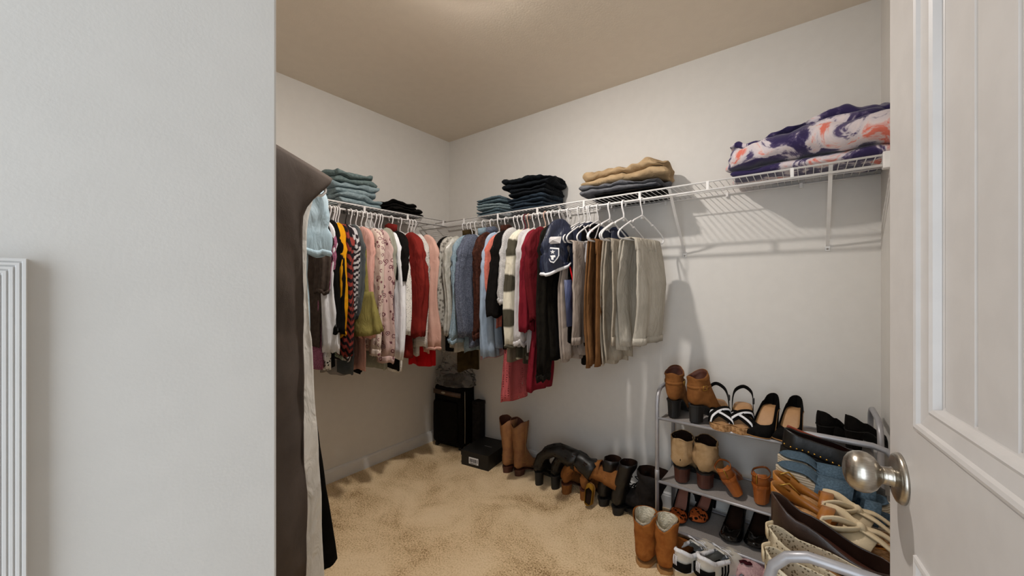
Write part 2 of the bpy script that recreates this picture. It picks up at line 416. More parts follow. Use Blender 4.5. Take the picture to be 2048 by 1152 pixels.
def sleeve_geo(y0, Ls, r0, r1, seed, sgn=1, fall=.035, amp=.007, n=28, puff=0.0, xo=0.0, slope=.44):
    """open tube: starts inside the shoulder, bends down"""
    zs = zsh(y0, slope)
    cl = smoothpts([(0, sgn * (y0 - .06), zs - .012), (0, sgn * (y0 - .02), zs - .022), (xo * .3, sgn * (y0 + fall * .4), zs - .055), (xo * .6, sgn * (y0 + fall * .8), zs - .13),
                    (xo, sgn * (y0 + fall), zs - .28 if Ls - abs(zs) > .33 else zs - .14 - .4 * (Ls + zs - .14)), (xo * 1.1, sgn * (y0 + fall * .8), -Ls)], 5)
    rings = []; m = len(cl)
    for i, c in enumerate(cl):
        t = i / (m - 1)
        a_ = cl[max(i - 1, 0)]; b_ = cl[min(i + 1, m - 1)]; d = (b_ - a_).normalized()
        side = Vector((1, 0, 0)); up = d.cross(side).normalized()
        rad = r0 + (r1 - r0) * t
        rad *= 1 + puff * math.exp(-((t - .82) / .13) ** 2)
        if t < .15: rad *= .55 + .45 * t / .15
        ring = []
        for k in range(n):
            a = 2 * PI * k / n
            ca, sa = math.cos(a), math.sin(a)
            q = 1 + (.16 * math.sin(5 * a + seed + 2.2 * t) + .34 * nz(ca * 2.2 + seed, sa * 2.2, c.z * 4 + seed) + .10 * math.sin(c.z * 95 + 4 * nz(ca * 2, sa * 2, seed)) * math.exp(-((t - .52) / .2) ** 2)
                     + .12 * nz(ca * 5, sa * 5 + seed, c.z * 26)) * min(1, t * 4)
            dz = .020 * nz(ca * 1.5, sa * 1.5, seed) * t * t
            ring.append(c + side * (rad * FL * q * ca + .006 * math.sin(c.z * 11 + seed)) + up * (rad * 1.12 * q * math.copysign(abs(sa) ** .85, sa) ) + Vector((0, .012 * math.sin(c.z * 8 + seed * 2) * t, dz)))
        rings.append(ring)
    return rings

def garment(name, label, cat, pos, rz, m, L=.65, hw=.185, hwb=.19, th=.016, sleeve=None, Ls=.6, r0=.058, r1=.042, puff=0.0, cuff=None,
            collar=None, seed=None, hc='white', short='', group=None, flare=0.0, amp=.010, fall=.035, hook=True, yoff=0, placket=None, slope=.44, hem=None, folds=5, cuffm=None):
    seed = random.random() * 50 if seed is None else seed
    t = thing(name, label, cat, pos, rz, group)
    v, f = body_geo(L, hw, hwb, th, seed, flare=flare, amp=amp, yoff=yoff, slope=slope, folds=folds)
    mk('body', v, f, m, t, solid=.0022)
    if sleeve:
        for s in ((1, -1) if sleeve != 'one' else (1,)):
            rg = sleeve_geo(hw, Ls, r0, r1, seed + s, s, fall=fall if s > 0 else min(fall, .012), puff=puff, xo=(.010 if s > 0 else 0), slope=slope)
            v, f = loft(rg); sl = mk('sleeve', v, f, m, t, solid=.002)
            if cuff and s > 0:
                e = rg[-1]; c = sum((Vector(p) for p in e), Vector()) / len(e)
                rr = [[c + (Vector(p) - c) * k + Vector((0, 0, dz)) for p in e] for (k, dz) in ((1.03, .006), (1.10, -.002), (1.06, -cuff * .5), (1.0, -cuff))]
                v, f = loft(rr); mk('cuff', v, f, cuffm or m, sl, solid=.003)
    if collar:
        pts = []; 
        for k in range(9):
            a = PI * (k / 8) * 2
            pts.append((.020 * math.sin(a), .052 * math.cos(a), -.083 - .25 * abs(.052 * math.cos(a)) + .022))
        v, f = ribbon(pts, (0, 0, 1), .045, .004); mk('collar', v, f, collar if not isinstance(collar, bool) else m, t)
    if placket:
        sx = placket[0]
        v, f = ribbon([(sx * (th + .006), .03, -.12), (sx * (th + .012), .03, -.3), (sx * (th + .010), .03, -L + .02)], (0, 1, 0), .022, .003)
        mk('placket', v, f, placket[1], t)
    if hem:
        pr = []
        for (k, dz) in ((1.0, .0), (1.03, .0)): pass
    if hook:
        hanger(pos, rz, hc, f"{ {'white':'white plastic','black':'black plastic','peach':'peach plastic','red':'burgundy plastic'}[hc]} hanger holding the {short or label}"[:110], group='hangers holding garments' if False else None)
    return t

# cloth materials
m_ = lambda n, *a, **k: M.setdefault(n, mat(n, *a, **dict(dict(wrinkle=CW, bump=.15), **k)))
CW = .75
m_('dk_brown', '4a3f38', '3f352f', scale=40, bump=.25, bscale=300)
m_('coat', '564d47', '4c443f', scale=8, bump=.2, bscale=400, wrinkle=.15)
m_('ltblue', 'b9ccd6', 'a9c0cc', scale=12, bump=.2, bscale=300)
m_('offwhite', 'dcdad4', 'cfcdc8', scale=10, bump=.2)
m_('khaki', 'a89a78', '9a8c6a', scale=14, bump=.3)
m_('mauve', 'a0647c', '7e4a60', scale=160, bump=.6, bscale=160)
m_('beige', 'c2ae90', 'b8a488', scale=12, bump=.2)
m_('white', 'dedde0', 'd3d3d6', scale=10, bump=.15)
m_('leo_bw', 'd8d5cf', '1c1a18', pat='leopard', scale=75, lo=.52, hi=.60)
m_('leo_tan', 'c8ae88', '2a2018', pat='leopard', scale=60, lo=.52, hi=.60)
m_('mustard', 'd99a14', 'c98a10', scale=10, bump=.2)
m_('multi', '8a3a34', '1e1b1e', pat='vstripe', scale=16, lo=.35, hi=.6, bump=.3)
m_('multi2', 'b9b4b4', '2a2428', pat='vstripe', scale=22, lo=.45, hi=.6, bump=.3)
m_('sequin', 'b6c4b0', '5d6e60', pat='spots', scale=150, lo=.3, hi=.45, rough=.35)
m_('slate', '55595a', '4a4e50', scale=14, bump=.2)
m_('olive', '8a8048', '7c7240', scale=14, bump=.25, bscale=300)
m_('grey', '8d8884', '827d7a', scale=10, bump=.2)
m_('blush', 'd2a296', 'c8968a', scale=10, bump=.15)
m_('floral', 'd0bfb2', '7e5058', pat='floral', scale=36, c3='3a2a30')
m_('floral2', 'c4a8a2', '6a4048', pat='floral', scale=30, c3='3a2a30')
m_('sage', '9a9a8c', '8e8e80', scale=10, bump=.2)
m_('red', 'a01826', '8c1420', scale=30, bump=.3)
m_('brightred', 'c0141c', 'b01018', scale=10)
m_('purewhite', 'ebebed', 'e2e2e6', scale=10, bump=.15)
m_('lace', 'dfdcd6', '56504c', pat='spots', scale=110, lo=.12, hi=.3, bump=.6, bscale=110)
m_('rust', '7e2620', '70201c', scale=14, bump=.3, bscale=400)
M['ribwhite'] = knit('rib_white', 'd6d0cb', 34, 'Z')
m_('pinkknit', 'd0a799', 'c89d8f', scale=8, bump=.35, bscale=500)
m_('redpat', 'c43a3c', 'dccfc8', pat='spots', scale=70, lo=.3, hi=.4)
m_('sheer', 'b5b1a8', '6f6a62', pat='leopard', scale=40, lo=.5, hi=.7, rough=.3)
m_('sheer2', 'c2c0b8', 'a9a69c', scale=30, rough=.3, bump=.6, bscale=60)
m_('dkolive', '43361f', '382c18', scale=20)
m_('denim_lt', '93a6b2', '8096a4', scale=130, bump=.35, bscale=250)
m_('chambray', '6a7080', '4c5262', scale=150, bump=.35, bscale=250)
m_('cord', '4a2a20', '341d16', scale=60, bump=.5, bscale=120)
m_('babyblue', '9fb0c4', '93a5ba', scale=10, bump=.15)
m_('coral', 'cd7666', 'c06a5c', scale=60, bump=.5, bscale=120)
m_('black2', '120f0d', '0b0908', scale=40, bump=.3)
m_('heather', 'cbc9c8', 'a9a7a6', scale=220, lo=.35, hi=.6, bump=.5, bscale=160)
m_('plaid', '4a463a', 'd4cebc', pat='plaid', scale=1.65, bump=.6, bscale=160)
m_('camo', '4a4638', '8a8570', pat='leopard', scale=24, lo=.5, hi=.65)
m_('ltgrey', 'c8c4c4', 'bab6b6', scale=12, bump=.2)
m_('burg', '7c1e2a', '701a26', scale=12, bump=.25, bscale=300)
m_('burg2', '66181f', '5a141b', scale=12, bump=.25)
m_('blackolive', '1a1711', '120f0b', scale=30, bump=.3)
M['crochet'] = holes('coral_crochet', 'b85a5c', 78)
m_('navy', '232a40', '1c2236', scale=10, rough=.4, bump=.15)
m_('jblue', '4a5274', '414a6c', scale=10, rough=.5)
m_('taupe', '8d8070', '7f7464', scale=12, bump=.2)
m_('pants_mauve', 'a99c92', '9d9086', scale=12, bump=.2)
m_('pants_brown', '7a5534', '6c4a2c', scale=12, bump=.2)
m_('pants_khaki', 'b0a696', 'a3998a', scale=12, bump=.2)
m_('pants_beige', 'bcb5a8', 'b2ab9e', scale=12, bump=.2)
m_('greygreen', '8b8d86', '7d7f78', scale=16, bump=.2)
m_('palepink', 'c4a0a8', 'b8949c', scale=12)

LX = .535
def left_item(px, pyb, pys=None, **k):
    q = atx(px, 600, LX); y = q.y
    L = ROD - atx(px, pyb, .44).z
    Ls = ROD - atx(px, pys, LX).z if pys else .3
    rz = -PI / 2 + k.pop('jit', random.uniform(.0, .14))
    return garment(pos=(SD + .004, y, ROD), rz=rz, L=L, Ls=Ls, **k)
BY = -.50
def back_item(px, pyb, pys=None, **k):
    q = aty(px, 600, BY); x = q.x
    L = ROD - aty(px, pyb, -.44).z
    Ls = ROD - aty(px, pys, BY).z if pys else .3
    rz = PI + k.pop('jit', random.uniform(-.16, -.02))
    return garment(pos=(x + .036, -SD - .0045, ROD), rz=rz, L=L, Ls=Ls, **k)

# left rail, nearest first
LI = [
 (643, 690, 582, dict(name='blouse', label='dark brown short-sleeved blouse at the near end of the left rail', cat='blouse', m='dk_brown', short='dark brown blouse at the near end of the left rail', sleeve=1, cuff=.014)),
 (650, 735, 575, dict(name='knit_top', label='mauve pink short-sleeved knit top beside the brown blouse', cat='top', m='mauve', short='mauve knit top', sleeve=1, cuff=.012)),
 (656, 715, 705, dict(name='long_sleeve_shirt', label='pale white long-sleeved shirt hanging behind the mauve knit top', cat='shirt', m='white', short='pale white long-sleeved shirt behind the mauve top', sleeve=1, r0=.06, r1=.05)),
 (662, 732, None, dict(name='printed_top', label='black and white leopard print top showing its hem under the white shirt', cat='top', m='leo_bw', short='black and white leopard print top', hwb=.2)),
 (670, 735, 665, dict(name='loose_blouse', label='black loose-sleeved top just left of the mustard shirt', cat='top', m='black', short='black top just left of the mustard shirt', sleeve=1, r0=.062, r1=.07)),
 (680, 660, 665, dict(name='mustard_shirt', label='bright mustard yellow shirt on the left rail', cat='shirt', m='mustard', short='bright mustard shirt', sleeve=1, r0=.06, r1=.045, cuff=.016)),
 (688, 715, None, dict(name='sequin_top', label='pale green sequinned top just right of the mustard shirt', cat='top', m='sequin', short='pale green sequinned top', hwb=.2)),
 (695, 705, 710, dict(name='patterned_blouse', label='red and black streak patterned blouse beside the mustard shirt', cat='blouse', m='multi', short='red and black streak patterned blouse', sleeve=1, hc='peach', r1=.05)),
 (703, 720, 620, dict(name='dark_patterned_blouse', label='black and white streaked blouse between red patterned blouse and olive top', cat='blouse', m='multi2', short='black and white streaked blouse', sleeve=1)),
 (711, 742, 640, dict(name='slate_cardigan', label='slate grey cardigan almost hidden on the left of the olive ruffled top', cat='cardigan', m='slate', short='slate grey cardigan', sleeve=1, hwb=.17)),
 (721, 650, 600, dict(jit=.06, hw=.205, hwb=.25, yoff=.03, name='olive_blouse', label='olive green blouse with gathered ruffle tier on the left rail', cat='blouse', m='olive', short='olive green ruffled top', sleeve=0)),
 (716, 748, None, dict(name='grey_dress', label='plain grey long dress hanging below the olive ruffled top', cat='dress', m='grey', short='grey long dress below the olive top', hwb=.12, hc='white', th=.02)),
 (736, 735, 675, dict(name='blush_blouse', label='smooth blush pink long-sleeved blouse right of the olive top', cat='blouse', m='blush', short='blush pink blouse right of the olive top', sleeve=1, r0=.058, r1=.05, hc='black')),
 (746, 745, None, dict(name='black_skirt', label='long black dress with its hem showing under the blush blouse', cat='dress', m='black', short='long black dress under the blush blouse', hwb=.1)),
 (757, 700, 700, dict(name='floral_blouse', label='cream blouse with mauve flowers and a narrow cuff', cat='blouse', m='floral', short='cream blouse with mauve flowers', sleeve=1, r0=.055, r1=.035, cuff=.03)),
 (768, 705, 715, dict(name='floral_blouse', label='pinkish mauve floral blouse with a full gathered sleeve', cat='blouse', m='floral2', short='pinkish mauve floral blouse', sleeve=1, r0=.055, r1=.045, puff=.45, cuff=.03)),
 (777, 732, 575, dict(name='sage_shirt', label='sage grey short-sleeved shirt on the left rail before the red top', cat='shirt', m='sage', short='sage grey shirt', sleeve=1)),
 (786, 706, None, dict(name='narrow_tee', label='narrow crimson red top beside the plain white long-sleeved top', cat='top', m='red', short='crimson red top', hwb=.2)),
 (795, 690, 718, dict(name='plain_blouse', label='plain bright white long-sleeved top left of the crochet top', cat='top', m='purewhite', short='plain bright white top', sleeve=1, r0=.05, r1=.035)),
 (803, 735, 560, dict(name='black_tie_top', label='black short-sleeved top between the white and the crochet tops', cat='top', m='black2', short='black top between white and crochet tops', sleeve=1)),
 (808, 735, 668, dict(name='lace_blouse', label='white crochet lace top with open pattern left of the rust sweater', cat='top', m='lace', short='white crochet lace top', sleeve=1, r0=.05, r1=.04)),
 (828, 708, 672, dict(name='rust_sweater', label='dark rust red sweater with full balloon sleeve', cat='sweater', m='rust', short='dark rust red sweater', sleeve=1, r0=.065, r1=.060, puff=.28, collar=True)),
 (846, 706, 692, dict(name='ribbed_sweater', label='white ribbed knit sweater between rust and blush sweaters', cat='sweater', m='ribwhite', short='white ribbed knit sweater', sleeve=1, r0=.055, r1=.045)),
 (862, 700, 694, dict(name='blush_sweater', label='thick pale blush knit sweater near the corner of the left rail', cat='sweater', m='pinkknit', short='pale blush knit sweater near the corner', sleeve=1, r0=.062, r1=.055, cuff=.012)),
 (868, 727, None, dict(yoff=.10, name='red_dress', label='bright red dress showing its hem below the blush sweater', cat='dress', m='brightred', short='bright red dress below the blush sweater', hwb=.11)),
 (874, 712, None, dict(name='red_print_top', label='red and white spotted top in the corner behind the blush sweater', cat='top', m='redpat', short='red and white spotted top', hwb=.17)),
]
for px, pyb, pys, k in LI:
    k = dict(k); k['m'] = M[k['m']]; left_item(px, pyb, pys, **k)

# ruffle tier on the olive top
q = atx(720, 600, LX)
def add_ruffle(t, z0, z1, hw, th, m):
    rings = []
    for i in range(9):
        r = i / 8; ring = []
        for j in range(56):
            a = 2 * PI * j / 56
            y = .055 + (hw + .065 * r) * math.cos(a); x = (th + .035 * r) * math.sin(a)
            k = 1 + (.05 + .10 * r) * math.sin(11 * a)
            ring.append((x * k + .006 * math.sin(9 * a) * r, y * (1 + .03 * math.sin(13 * a) * r), z0 + (z1 - z0) * r - .05 * r * math.sin(a * .5 + .6) ** 2))
        rings.append(ring)
    v, f = loft(rings); mk('ruffle_tier', v, f, m, t, solid=.002)
for o in bpy.data.objects:
    if o.name.startswith('olive_blouse'):
        zA = atx(720, 583, .5).z - ROD; zB = atx(720, 655, .5).z - ROD
        add_ruffle(o, zA, zB, .255, .032, M['olive'])

# back rail
BI = [
 (880, 700, 640, dict(name='black_blazer', label='black jacket in the corner at the start of the back rail', cat='jacket', m='black2', short='black jacket in the corner', sleeve=1, hwb=.15, hw=.16)),
 (889, 742, None, dict(name='olive_brown_dress', label='long dark olive brown dress hanging low in the corner', cat='dress', m='dkolive', short='long dark olive brown dress in the corner', hwb=.08, collar='dkolive')),
 (896, 690, 660, dict(name='sheer_blouse', label='silvery grey sheer patterned blouse in the corner', cat='blouse', m='sheer', short='silvery sheer patterned blouse', sleeve=1)),
 (904, 700, 668, dict(name='shimmer_blouse', label='pale silver shimmer blouse left of the light denim shirt', cat='blouse', m='sheer2', short='pale silver shimmer blouse', sleeve=1)),
 (919, 700, 676, dict(name='denim_shirt', label='faded light blue denim shirt with button cuff', cat='shirt', m='denim_lt', short='faded light blue denim shirt', sleeve=1, r0=.055, r1=.05, cuff=.02, collar=True)),
 (935, 690, 672, dict(name='chambray_shirt', label='dark blue grey chambray shirt right of the light denim shirt', cat='shirt', m='chambray', short='dark chambray shirt', sleeve=1, r0=.062, r1=.055, collar=True)),
 (950, 712, None, dict(name='pale_pink_top', label='pale pink top with hem showing under the chambray shirt', cat='top', m='palepink', short='pale pink top under the chambray shirt', hwb=.17)),
 (964, 685, 664, dict(name='corduroy_jacket', label='dark brown corduroy jacket with standing collar', cat='jacket', m='cord', short='dark brown corduroy jacket', sleeve=1, r0=.062, r1=.055, cuff=.03, collar=True)),
 (982, 690, 712, dict(name='light_blue_top', label='smooth light blue long-sleeved top right of the brown jacket', cat='top', m='babyblue', short='smooth light blue top', sleeve=1, r0=.05, r1=.055)),
 (990, 650, 622, dict(name='coral_top', label='coral pink knit top with frilled sleeve beside the light blue top', cat='top', m='coral', short='coral pink frilled knit top', sleeve=1, r0=.05, r1=.05)),
 (999, 690, 630, dict(name='black_sweater', label='black sweater between the coral top and the heather grey sweater', cat='sweater', m='black2', short='black sweater beside the coral top', sleeve=1, r0=.058, r1=.06)),
 (1009, 715, None, dict(name='taupe_vest', label='long taupe top whose hem shows below the black sweater', cat='top', m='taupe', short='long taupe top', hwb=.21, hc='peach')),
 (1020, 660, 600, dict(name='heather_sweater', label='nubby heather grey sweater with wide sleeve', cat='sweater', m='heather', short='nubby heather grey sweater', sleeve=1, r0=.062, r1=.06, cuff=.02)),
 (1003, 795, None, dict(yoff=.10, name='crochet_cardigan', label='long coral openwork crochet cardigan hanging lowest on the back rail', cat='cardigan', m='crochet', short='long coral crochet cardigan', hwb=.10, hc='red', th=.02)),
 (1032, 712, 690, dict(name='plaid_shacket', label='cream and olive buffalo plaid shirt jacket', cat='jacket', m='plaid', short='cream and olive plaid shirt jacket', sleeve=1, r0=.058, r1=.05, cuff=.01)),
 (1043, 722, None, dict(name='camouflage_top', label='grey green camouflage top peeking below the plaid jacket', cat='top', m='camo', short='camouflage top under the plaid jacket', hwb=.2, hc='peach')),
 (1050, 700, 682, dict(name='light_grey_shirt', label='light grey long-sleeved shirt between plaid jacket and burgundy top', cat='shirt', m='ltgrey', short='light grey shirt beside the plaid jacket', sleeve=1, r0=.05, r1=.04, cuff=.02)),
 (1058, 772, 660, dict(yoff=.11, name='burgundy_cardigan', label='long burgundy cardigan with lowest hem among the plain knits', cat='cardigan', m='burg', short='long burgundy cardigan', sleeve=1, hwb=.09, r0=.05, r1=.045)),
 (1074, 700, 640, dict(name='wine_sweater', label='darker wine red sweater just right of the burgundy cardigan', cat='sweater', m='burg2', short='darker wine red sweater', sleeve=1)),
 (1090, 715, 748, dict(name='black_cardigan', label='black long-sleeved cardigan just left of the navy jersey', cat='cardigan', m='blackolive', short='black cardigan left of the jersey', sleeve=1, r0=.062, r1=.045, cuff=.03)),
]
for px, pyb, pys, k in BI:
    k = dict(k); k['m'] = M[k['m']]
    if isinstance(k.get('collar'), str): k['collar'] = M[k['collar']]
    back_item(px, pyb, pys, **k)

# jersey, turned a little towards the door
jp = aty(1120, 600, BY)
JR = PI - .42
jt = garment('football_jersey', 'navy football jersey with team shield patch on the sleeve', 'jersey', (jp.x + .080, -SD - .0045, ROD), JR, M['navy'],
             L=.66, Ls=.335, hw=.19, hwb=.2, th=.018, sleeve=1, r0=.072, r1=.080, fall=.03, seed=3.3, short='navy football jersey', cuff=.012, cuffm=M['purewhite'])
def poly3(pts, fn): return [fn(*p) for p in pts]
# sleeve surface point: a = angle round the sleeve, z height
def jsl(p, q, lift=.0):
    # p: sideways metres, q: height metres; lands on the near/outer side of the sleeve facing -x,+y local
    ang = math.radians(38) + p / .06
    rx, ry = .052 + lift, .082 + lift
    return (.006 - rx * math.sin(ang), .20 + ry * math.cos(ang), q)
zc = -.275
shield = [(-.026, .040), (.026, .034), (.026, -.004), (.018, -.022), (.004, -.042), (-.012, -.036), (-.022, -.016), (-.024, .006)]
def patch(name, pts, z0, lift, m, parent, s=1.0, dx=0.0):
    c = (sum(p for p, _ in pts) / len(pts), sum(q for _, q in pts) / len(pts))
    vs = [jsl(c[0] * s + dx, z0 + c[1] * s, lift)] + [jsl(p * s + dx, z0 + q * s, lift) for p, q in pts]
    n = len(pts); mk(name, vs, [(0, 1 + k, 1 + (k + 1) % n) for k in range(n)], m, parent, smooth=False, solid=.0008, so=0)
pt = None
patch('team_patch', shield, zc, .004, M['purewhite'], jt)
patch('team_patch', shield, zc, .0055, M['navy'], jt, .82)
star = [(.011 * (1 if k % 2 == 0 else .42) * math.sin(PI * k / 5), .014 + .012 * (1 if k % 2 == 0 else .42) * math.cos(PI * k / 5)) for k in range(10)]
patch('patch_star', star, zc, .007, M['purewhite'], jt)
patch('patch_figure', [(-.012, -.004), (.010, -.002), (.012, -.012), (.004, -.014), (.004, -.026), (-.006, -.024), (-.006, -.014)], zc, .007, M['purewhite'], jt)
patch('shoulder_stripe', [(-.035, .012), (.035, .012), (.03, -.022), (-.03, -.026)], -.195, .005, M['ltgrey'], jt)
# chest: black yoke, neck trim, collar shield and red piping
def chest(y, z, lift=.0): return (-.030 - lift, y, z)
mk('neck_insert', [chest(.085, -.118), chest(-.03, -.095), chest(-.06, -.22), chest(.03, -.235), chest(.09, -.2)], [(0, 1, 2, 3, 4)], M['black'], jt, smooth=False, solid=.001)
v, f = ribbon([chest(.075, -.115, .003), chest(.035, -.18, .004), chest(.018, -.215, .004), chest(-.01, -.16, .004), chest(-.035, -.1, .003)], (0, 1, 0), .007, .002); mk('neck_trim', v, f, M['ltgrey'], jt)
def flat(name, pts, x, y, z, m, s=1): mk(name, [(x, y + a * s, z + b * s) for a, b in pts], [tuple(range(len(pts)))], m, jt, smooth=False, solid=.001)
sh = [(-.011, .014), (0, .011), (.011, .014), (.011, -.004), (0, -.017), (-.011, -.004)]
flat('collar_shield', sh, -.037, .018, -.208, M['purewhite']); flat('collar_shield', sh, -.0385, .018, -.208, M['jblue'], .72)
flat('neck_label', [(-.014, .007), (.014, .007), (.014, -.007), (-.014, -.007)], -.033, .025, -.135, M['palepink'])
v, f = ribbon([(-.026, .16, -.33), (-.032, .145, -.40), (-.034, .135, -.5), (-.032, .13, -.58)], (0, 1, 0), .008, .002); mk('red_piping', v, f, M['brightred'], jt)
v, f = ribbon([(-.028, .175, -.40), (-.031, .17, -.5), (-.030, .16, -.64)], (0, 1, 0), .045, .002); mk('side_panel', v, f, M['jblue'], jt)

# ------------------------------------------------------------------ trousers over hangers
def trousers(label, px, pyf, pyb, width, rz, m, hc='white', cuff=None, pocket=None, y0=.0, short='', hx=None, rib=False, name='trousers', thick=1.7):
    q = aty(px, 560, -.40); x = hx if hx is not None else q.x
    t = thing(name, label, 'trousers', (x, -SD - .0045, ROD), rz)
    lf = ROD - aty(px, pyf, -.40).z; lb = ROD - aty(px, pyb, -.36).z; seed = random.random() * 30
    bar = -.209
    prof = []
    nf = 14
    for k in range(nf + 1): r = k / nf; prof.append((-.014 - .010 * math.sin(PI * r), -lf + (lf + bar) * r, 1 - r))
    for a in (30, 60, 90, 120, 150): prof.append((-.012 * math.cos(math.radians(a)), bar + .010 * math.sin(math.radians(a)), 0))
    for k in range(nf + 1): r = k / nf; prof.append((.014 + .008 * math.sin(PI * r), bar - (lb + bar) * r, r))
    rings = []; ny = 24
    for j in range(ny + 1):
        s = j / ny * 2 - 1; ring = []
        for (xx, zz, r) in prof:
            w_ = width * (.82 + .18 * min(1, r * 2.5)) * (1 - .10 * max(0, r - .6))
            y = y0 + s * w_ + .012 * nz(zz * 4 + seed, s, seed) * r
            dx = .006 * (.3 + r) * math.sin(s * 6 + seed) + .012 * nz(s * 2.4 + seed, zz * 4, seed) * (.2 + r) + .004 * nz(s * 9, zz * 22 + seed, 1)
            ring.append((xx * thick + dx, y, zz + .006 * math.sin(s * 5 + seed) * r))
        rings.append(ring)
    v, f = loft(rings, closed=False); mk('leg_fabric', v, f, m, t, solid=.006, so=0)
    # second leg layer folded behind, slightly offset and shorter
    r2 = [[(p[0] * 1.0 + (.016 if p[0] > 0 else .003), p[1] * .94 + .012, p[2] - (.02 if p[0] > 0 else -.05) * min(1, max(0, bar - p[2]) * 5)) for p in ring[12:]] for ring in rings]
    v, f = loft(r2, closed=False); mk('leg_fabric', v, f, m, t, solid=.005, so=0)
    if cuff:
        g = G()
        rg = [[(p[0] - .006, p[1] * 1.02, p[2]) for p in (ring[0], ring[1])] for ring in rings]
        vs, fs = [], []
        for (a, b) in rg:
            vs += [(a[0] + .0, a[1], -lf - .002), (a[0] - .002, a[1], -lf + cuff)]
        for j in range(ny): fs.append((2 * j, 2 * j + 2, 2 * j + 3, 2 * j + 1))
        mk('turned_cuff', vs, fs, m, t, solid=.007, so=0)
    if pocket:
        (py, pz, pw, ph) = pocket
        v, f = boxv(-.046, -.038, py - pw / 2, py + pw / 2, pz - ph, pz); mk('patch_pocket', v, f, m, t, smooth=False, bev=.002)
    # pressed seam
    v, f = ribbon([(-.024, y0 + width * .25, bar - .03), (-.033, y0 + width * .22, (bar - lf) / 2), (-.028, y0 + width * .2, -lf + .02)], (0, 1, 0), .002, .002); mk('side_seam', v, f, m, t)
    hanger((x, -SD - .0045, ROD), rz, hc, 'white plastic hanger holding the ' + short, None)
    return t
trousers('black trousers folded over a hanger right behind the navy jersey', 1146, 712, 705, .13, PI - .10, M['black'], y0=.03, short='black trousers', hx=1.372, thick=1.5)
trousers('mauve taupe trousers with turned-up cuff folded over a hanger', 1178, 686, 712, .130, PI - .10, M['pants_mauve'], cuff=.035, y0=.07, short='mauve taupe trousers', hx=1.428)
trousers('pale grey white trousers squeezed between mauve and brown trousers', 1195, 642, 640, .09, PI - .10, M['ltgrey'], y0=.015, short='pale grey white trousers', thick=.9, hx=1.486)
trousers('chestnut brown trousers with centre crease folded over a hanger', 1218, 728, 722, .125, PI - .12, M['pants_brown'], y0=.055, short='chestnut brown trousers', thick=1.15, hx=1.552)
trousers('khaki cargo trousers with drawstring hem folded over a hanger', 1258, 690, 722, .130, PI - .16, M['pants_khaki'], cuff=.04, y0=.03, short='khaki cargo trousers', thick=1.2, hx=1.628)
trousers('light beige joggers on the last hanger at the right', 1292, 690, 692, .130, PI - .22, M['pants_beige'], pocket=(-.03, -.36, .08, .11), cuff=.03, short='light beige joggers', thick=2.4, hx=1.722)
for i, (hx, rz, lb) in enumerate(((1.408, .10, 'leftmost empty white hanger left of the mauve trousers'), (1.550, .14, 'empty white hanger just right of the brown trousers hanger'), (1.625, .2, 'empty white hanger right of the khaki trousers hanger'))):
    hanger((hx, -SD - .0045, ROD), PI - rz, 'white', lb, None)

# ------------------------------------------------------------------ garments by the entry, on a short rod fixed to the front wall
rt = thing('garment_rail', 'short white rail with end brackets fixed to the front wall beside the entrance', 'rail', (0, 0, 0))
v, f = tube([(.72, -1.862, ROD + .035), (1.41, -1.862, ROD + .035)], .0052, 10); mk('rail_bar', v, f, M['white_wire'], rt)
for x in (.74, 1.40):
    v, f = tube([(x, YF, ROD + .045), (x, -1.90, ROD + .045), (x, -1.862, ROD + .035)], .005, 8); mk('rail_bracket', v, f, M['white_wire'], rt)
def front_item(x, zb, zs=None, **k):
    return garment(pos=(x, -1.862, ROD + .035), rz=k.pop('rz', 0), L=ROD + .035 - zb, Ls=(ROD + .035 - zs) if zs else .3, **k)
front_item(1.25, .42, None, name='long_coat', label='long dark taupe coat with wide shoulder hanging nearest the entrance', cat='coat', m=M['coat'], hw=.222, hwb=.140, th=.040, amp=.016, short='long dark taupe coat', seed=4, slope=.36, collar=True)
front_item(1.14, .30, 1.34, name='pale_dress', label='long pale blue and white denim dress behind the dark coat', cat='dress', m=M['ltblue'], hw=.205, hwb=.20, th=.03, flare=.3, amp=.012, short='long pale blue dress', sleeve='one', r0=.042, r1=.048, fall=.02, seed=9, cuff=.012)
front_item(1.20, .30, None, name='white_robe', label='long off-white robe between the dark coat and the pale blue dress', cat='robe', m=M['offwhite'], hw=.2, hwb=.165, th=.02, flare=.62, short='long off-white robe', seed=12)
front_item(1.04, .27, None, name='black_gown', label='long black gown showing its edge right of the pale dress', cat='gown', m=M['black'], hw=.19, hwb=.17, th=.03, flare=.9, yoff=.10, short='long black gown', seed=15)
cb = thing('canvas_bag', 'narrow khaki canvas bag hanging in front of the dark coat at the wall edge', 'bag', (1.335, -1.862, ROD + .035))
v, f = tube([(0, .0, .008), (.004, .004, -.01), (.004, -.002, -.38)], .004, 6); mk('strap', v, f, M['khaki'], cb)
rings = []
for i in range(12):
    r = i / 11; U = .036 * (1 - .55 * r); T = .02 * (1 - .4 * r)
    rings.append([(T * math.sin(a) + .004 * nz(a * 2, r * 6, 3), -.002 + U * math.cos(a), -.37 - .39 * r) for a in [2 * PI * k / 20 for k in range(20)]])
v, f = loft(rings, True, True); mk('bag_body', v, f, M['khaki'], cb)

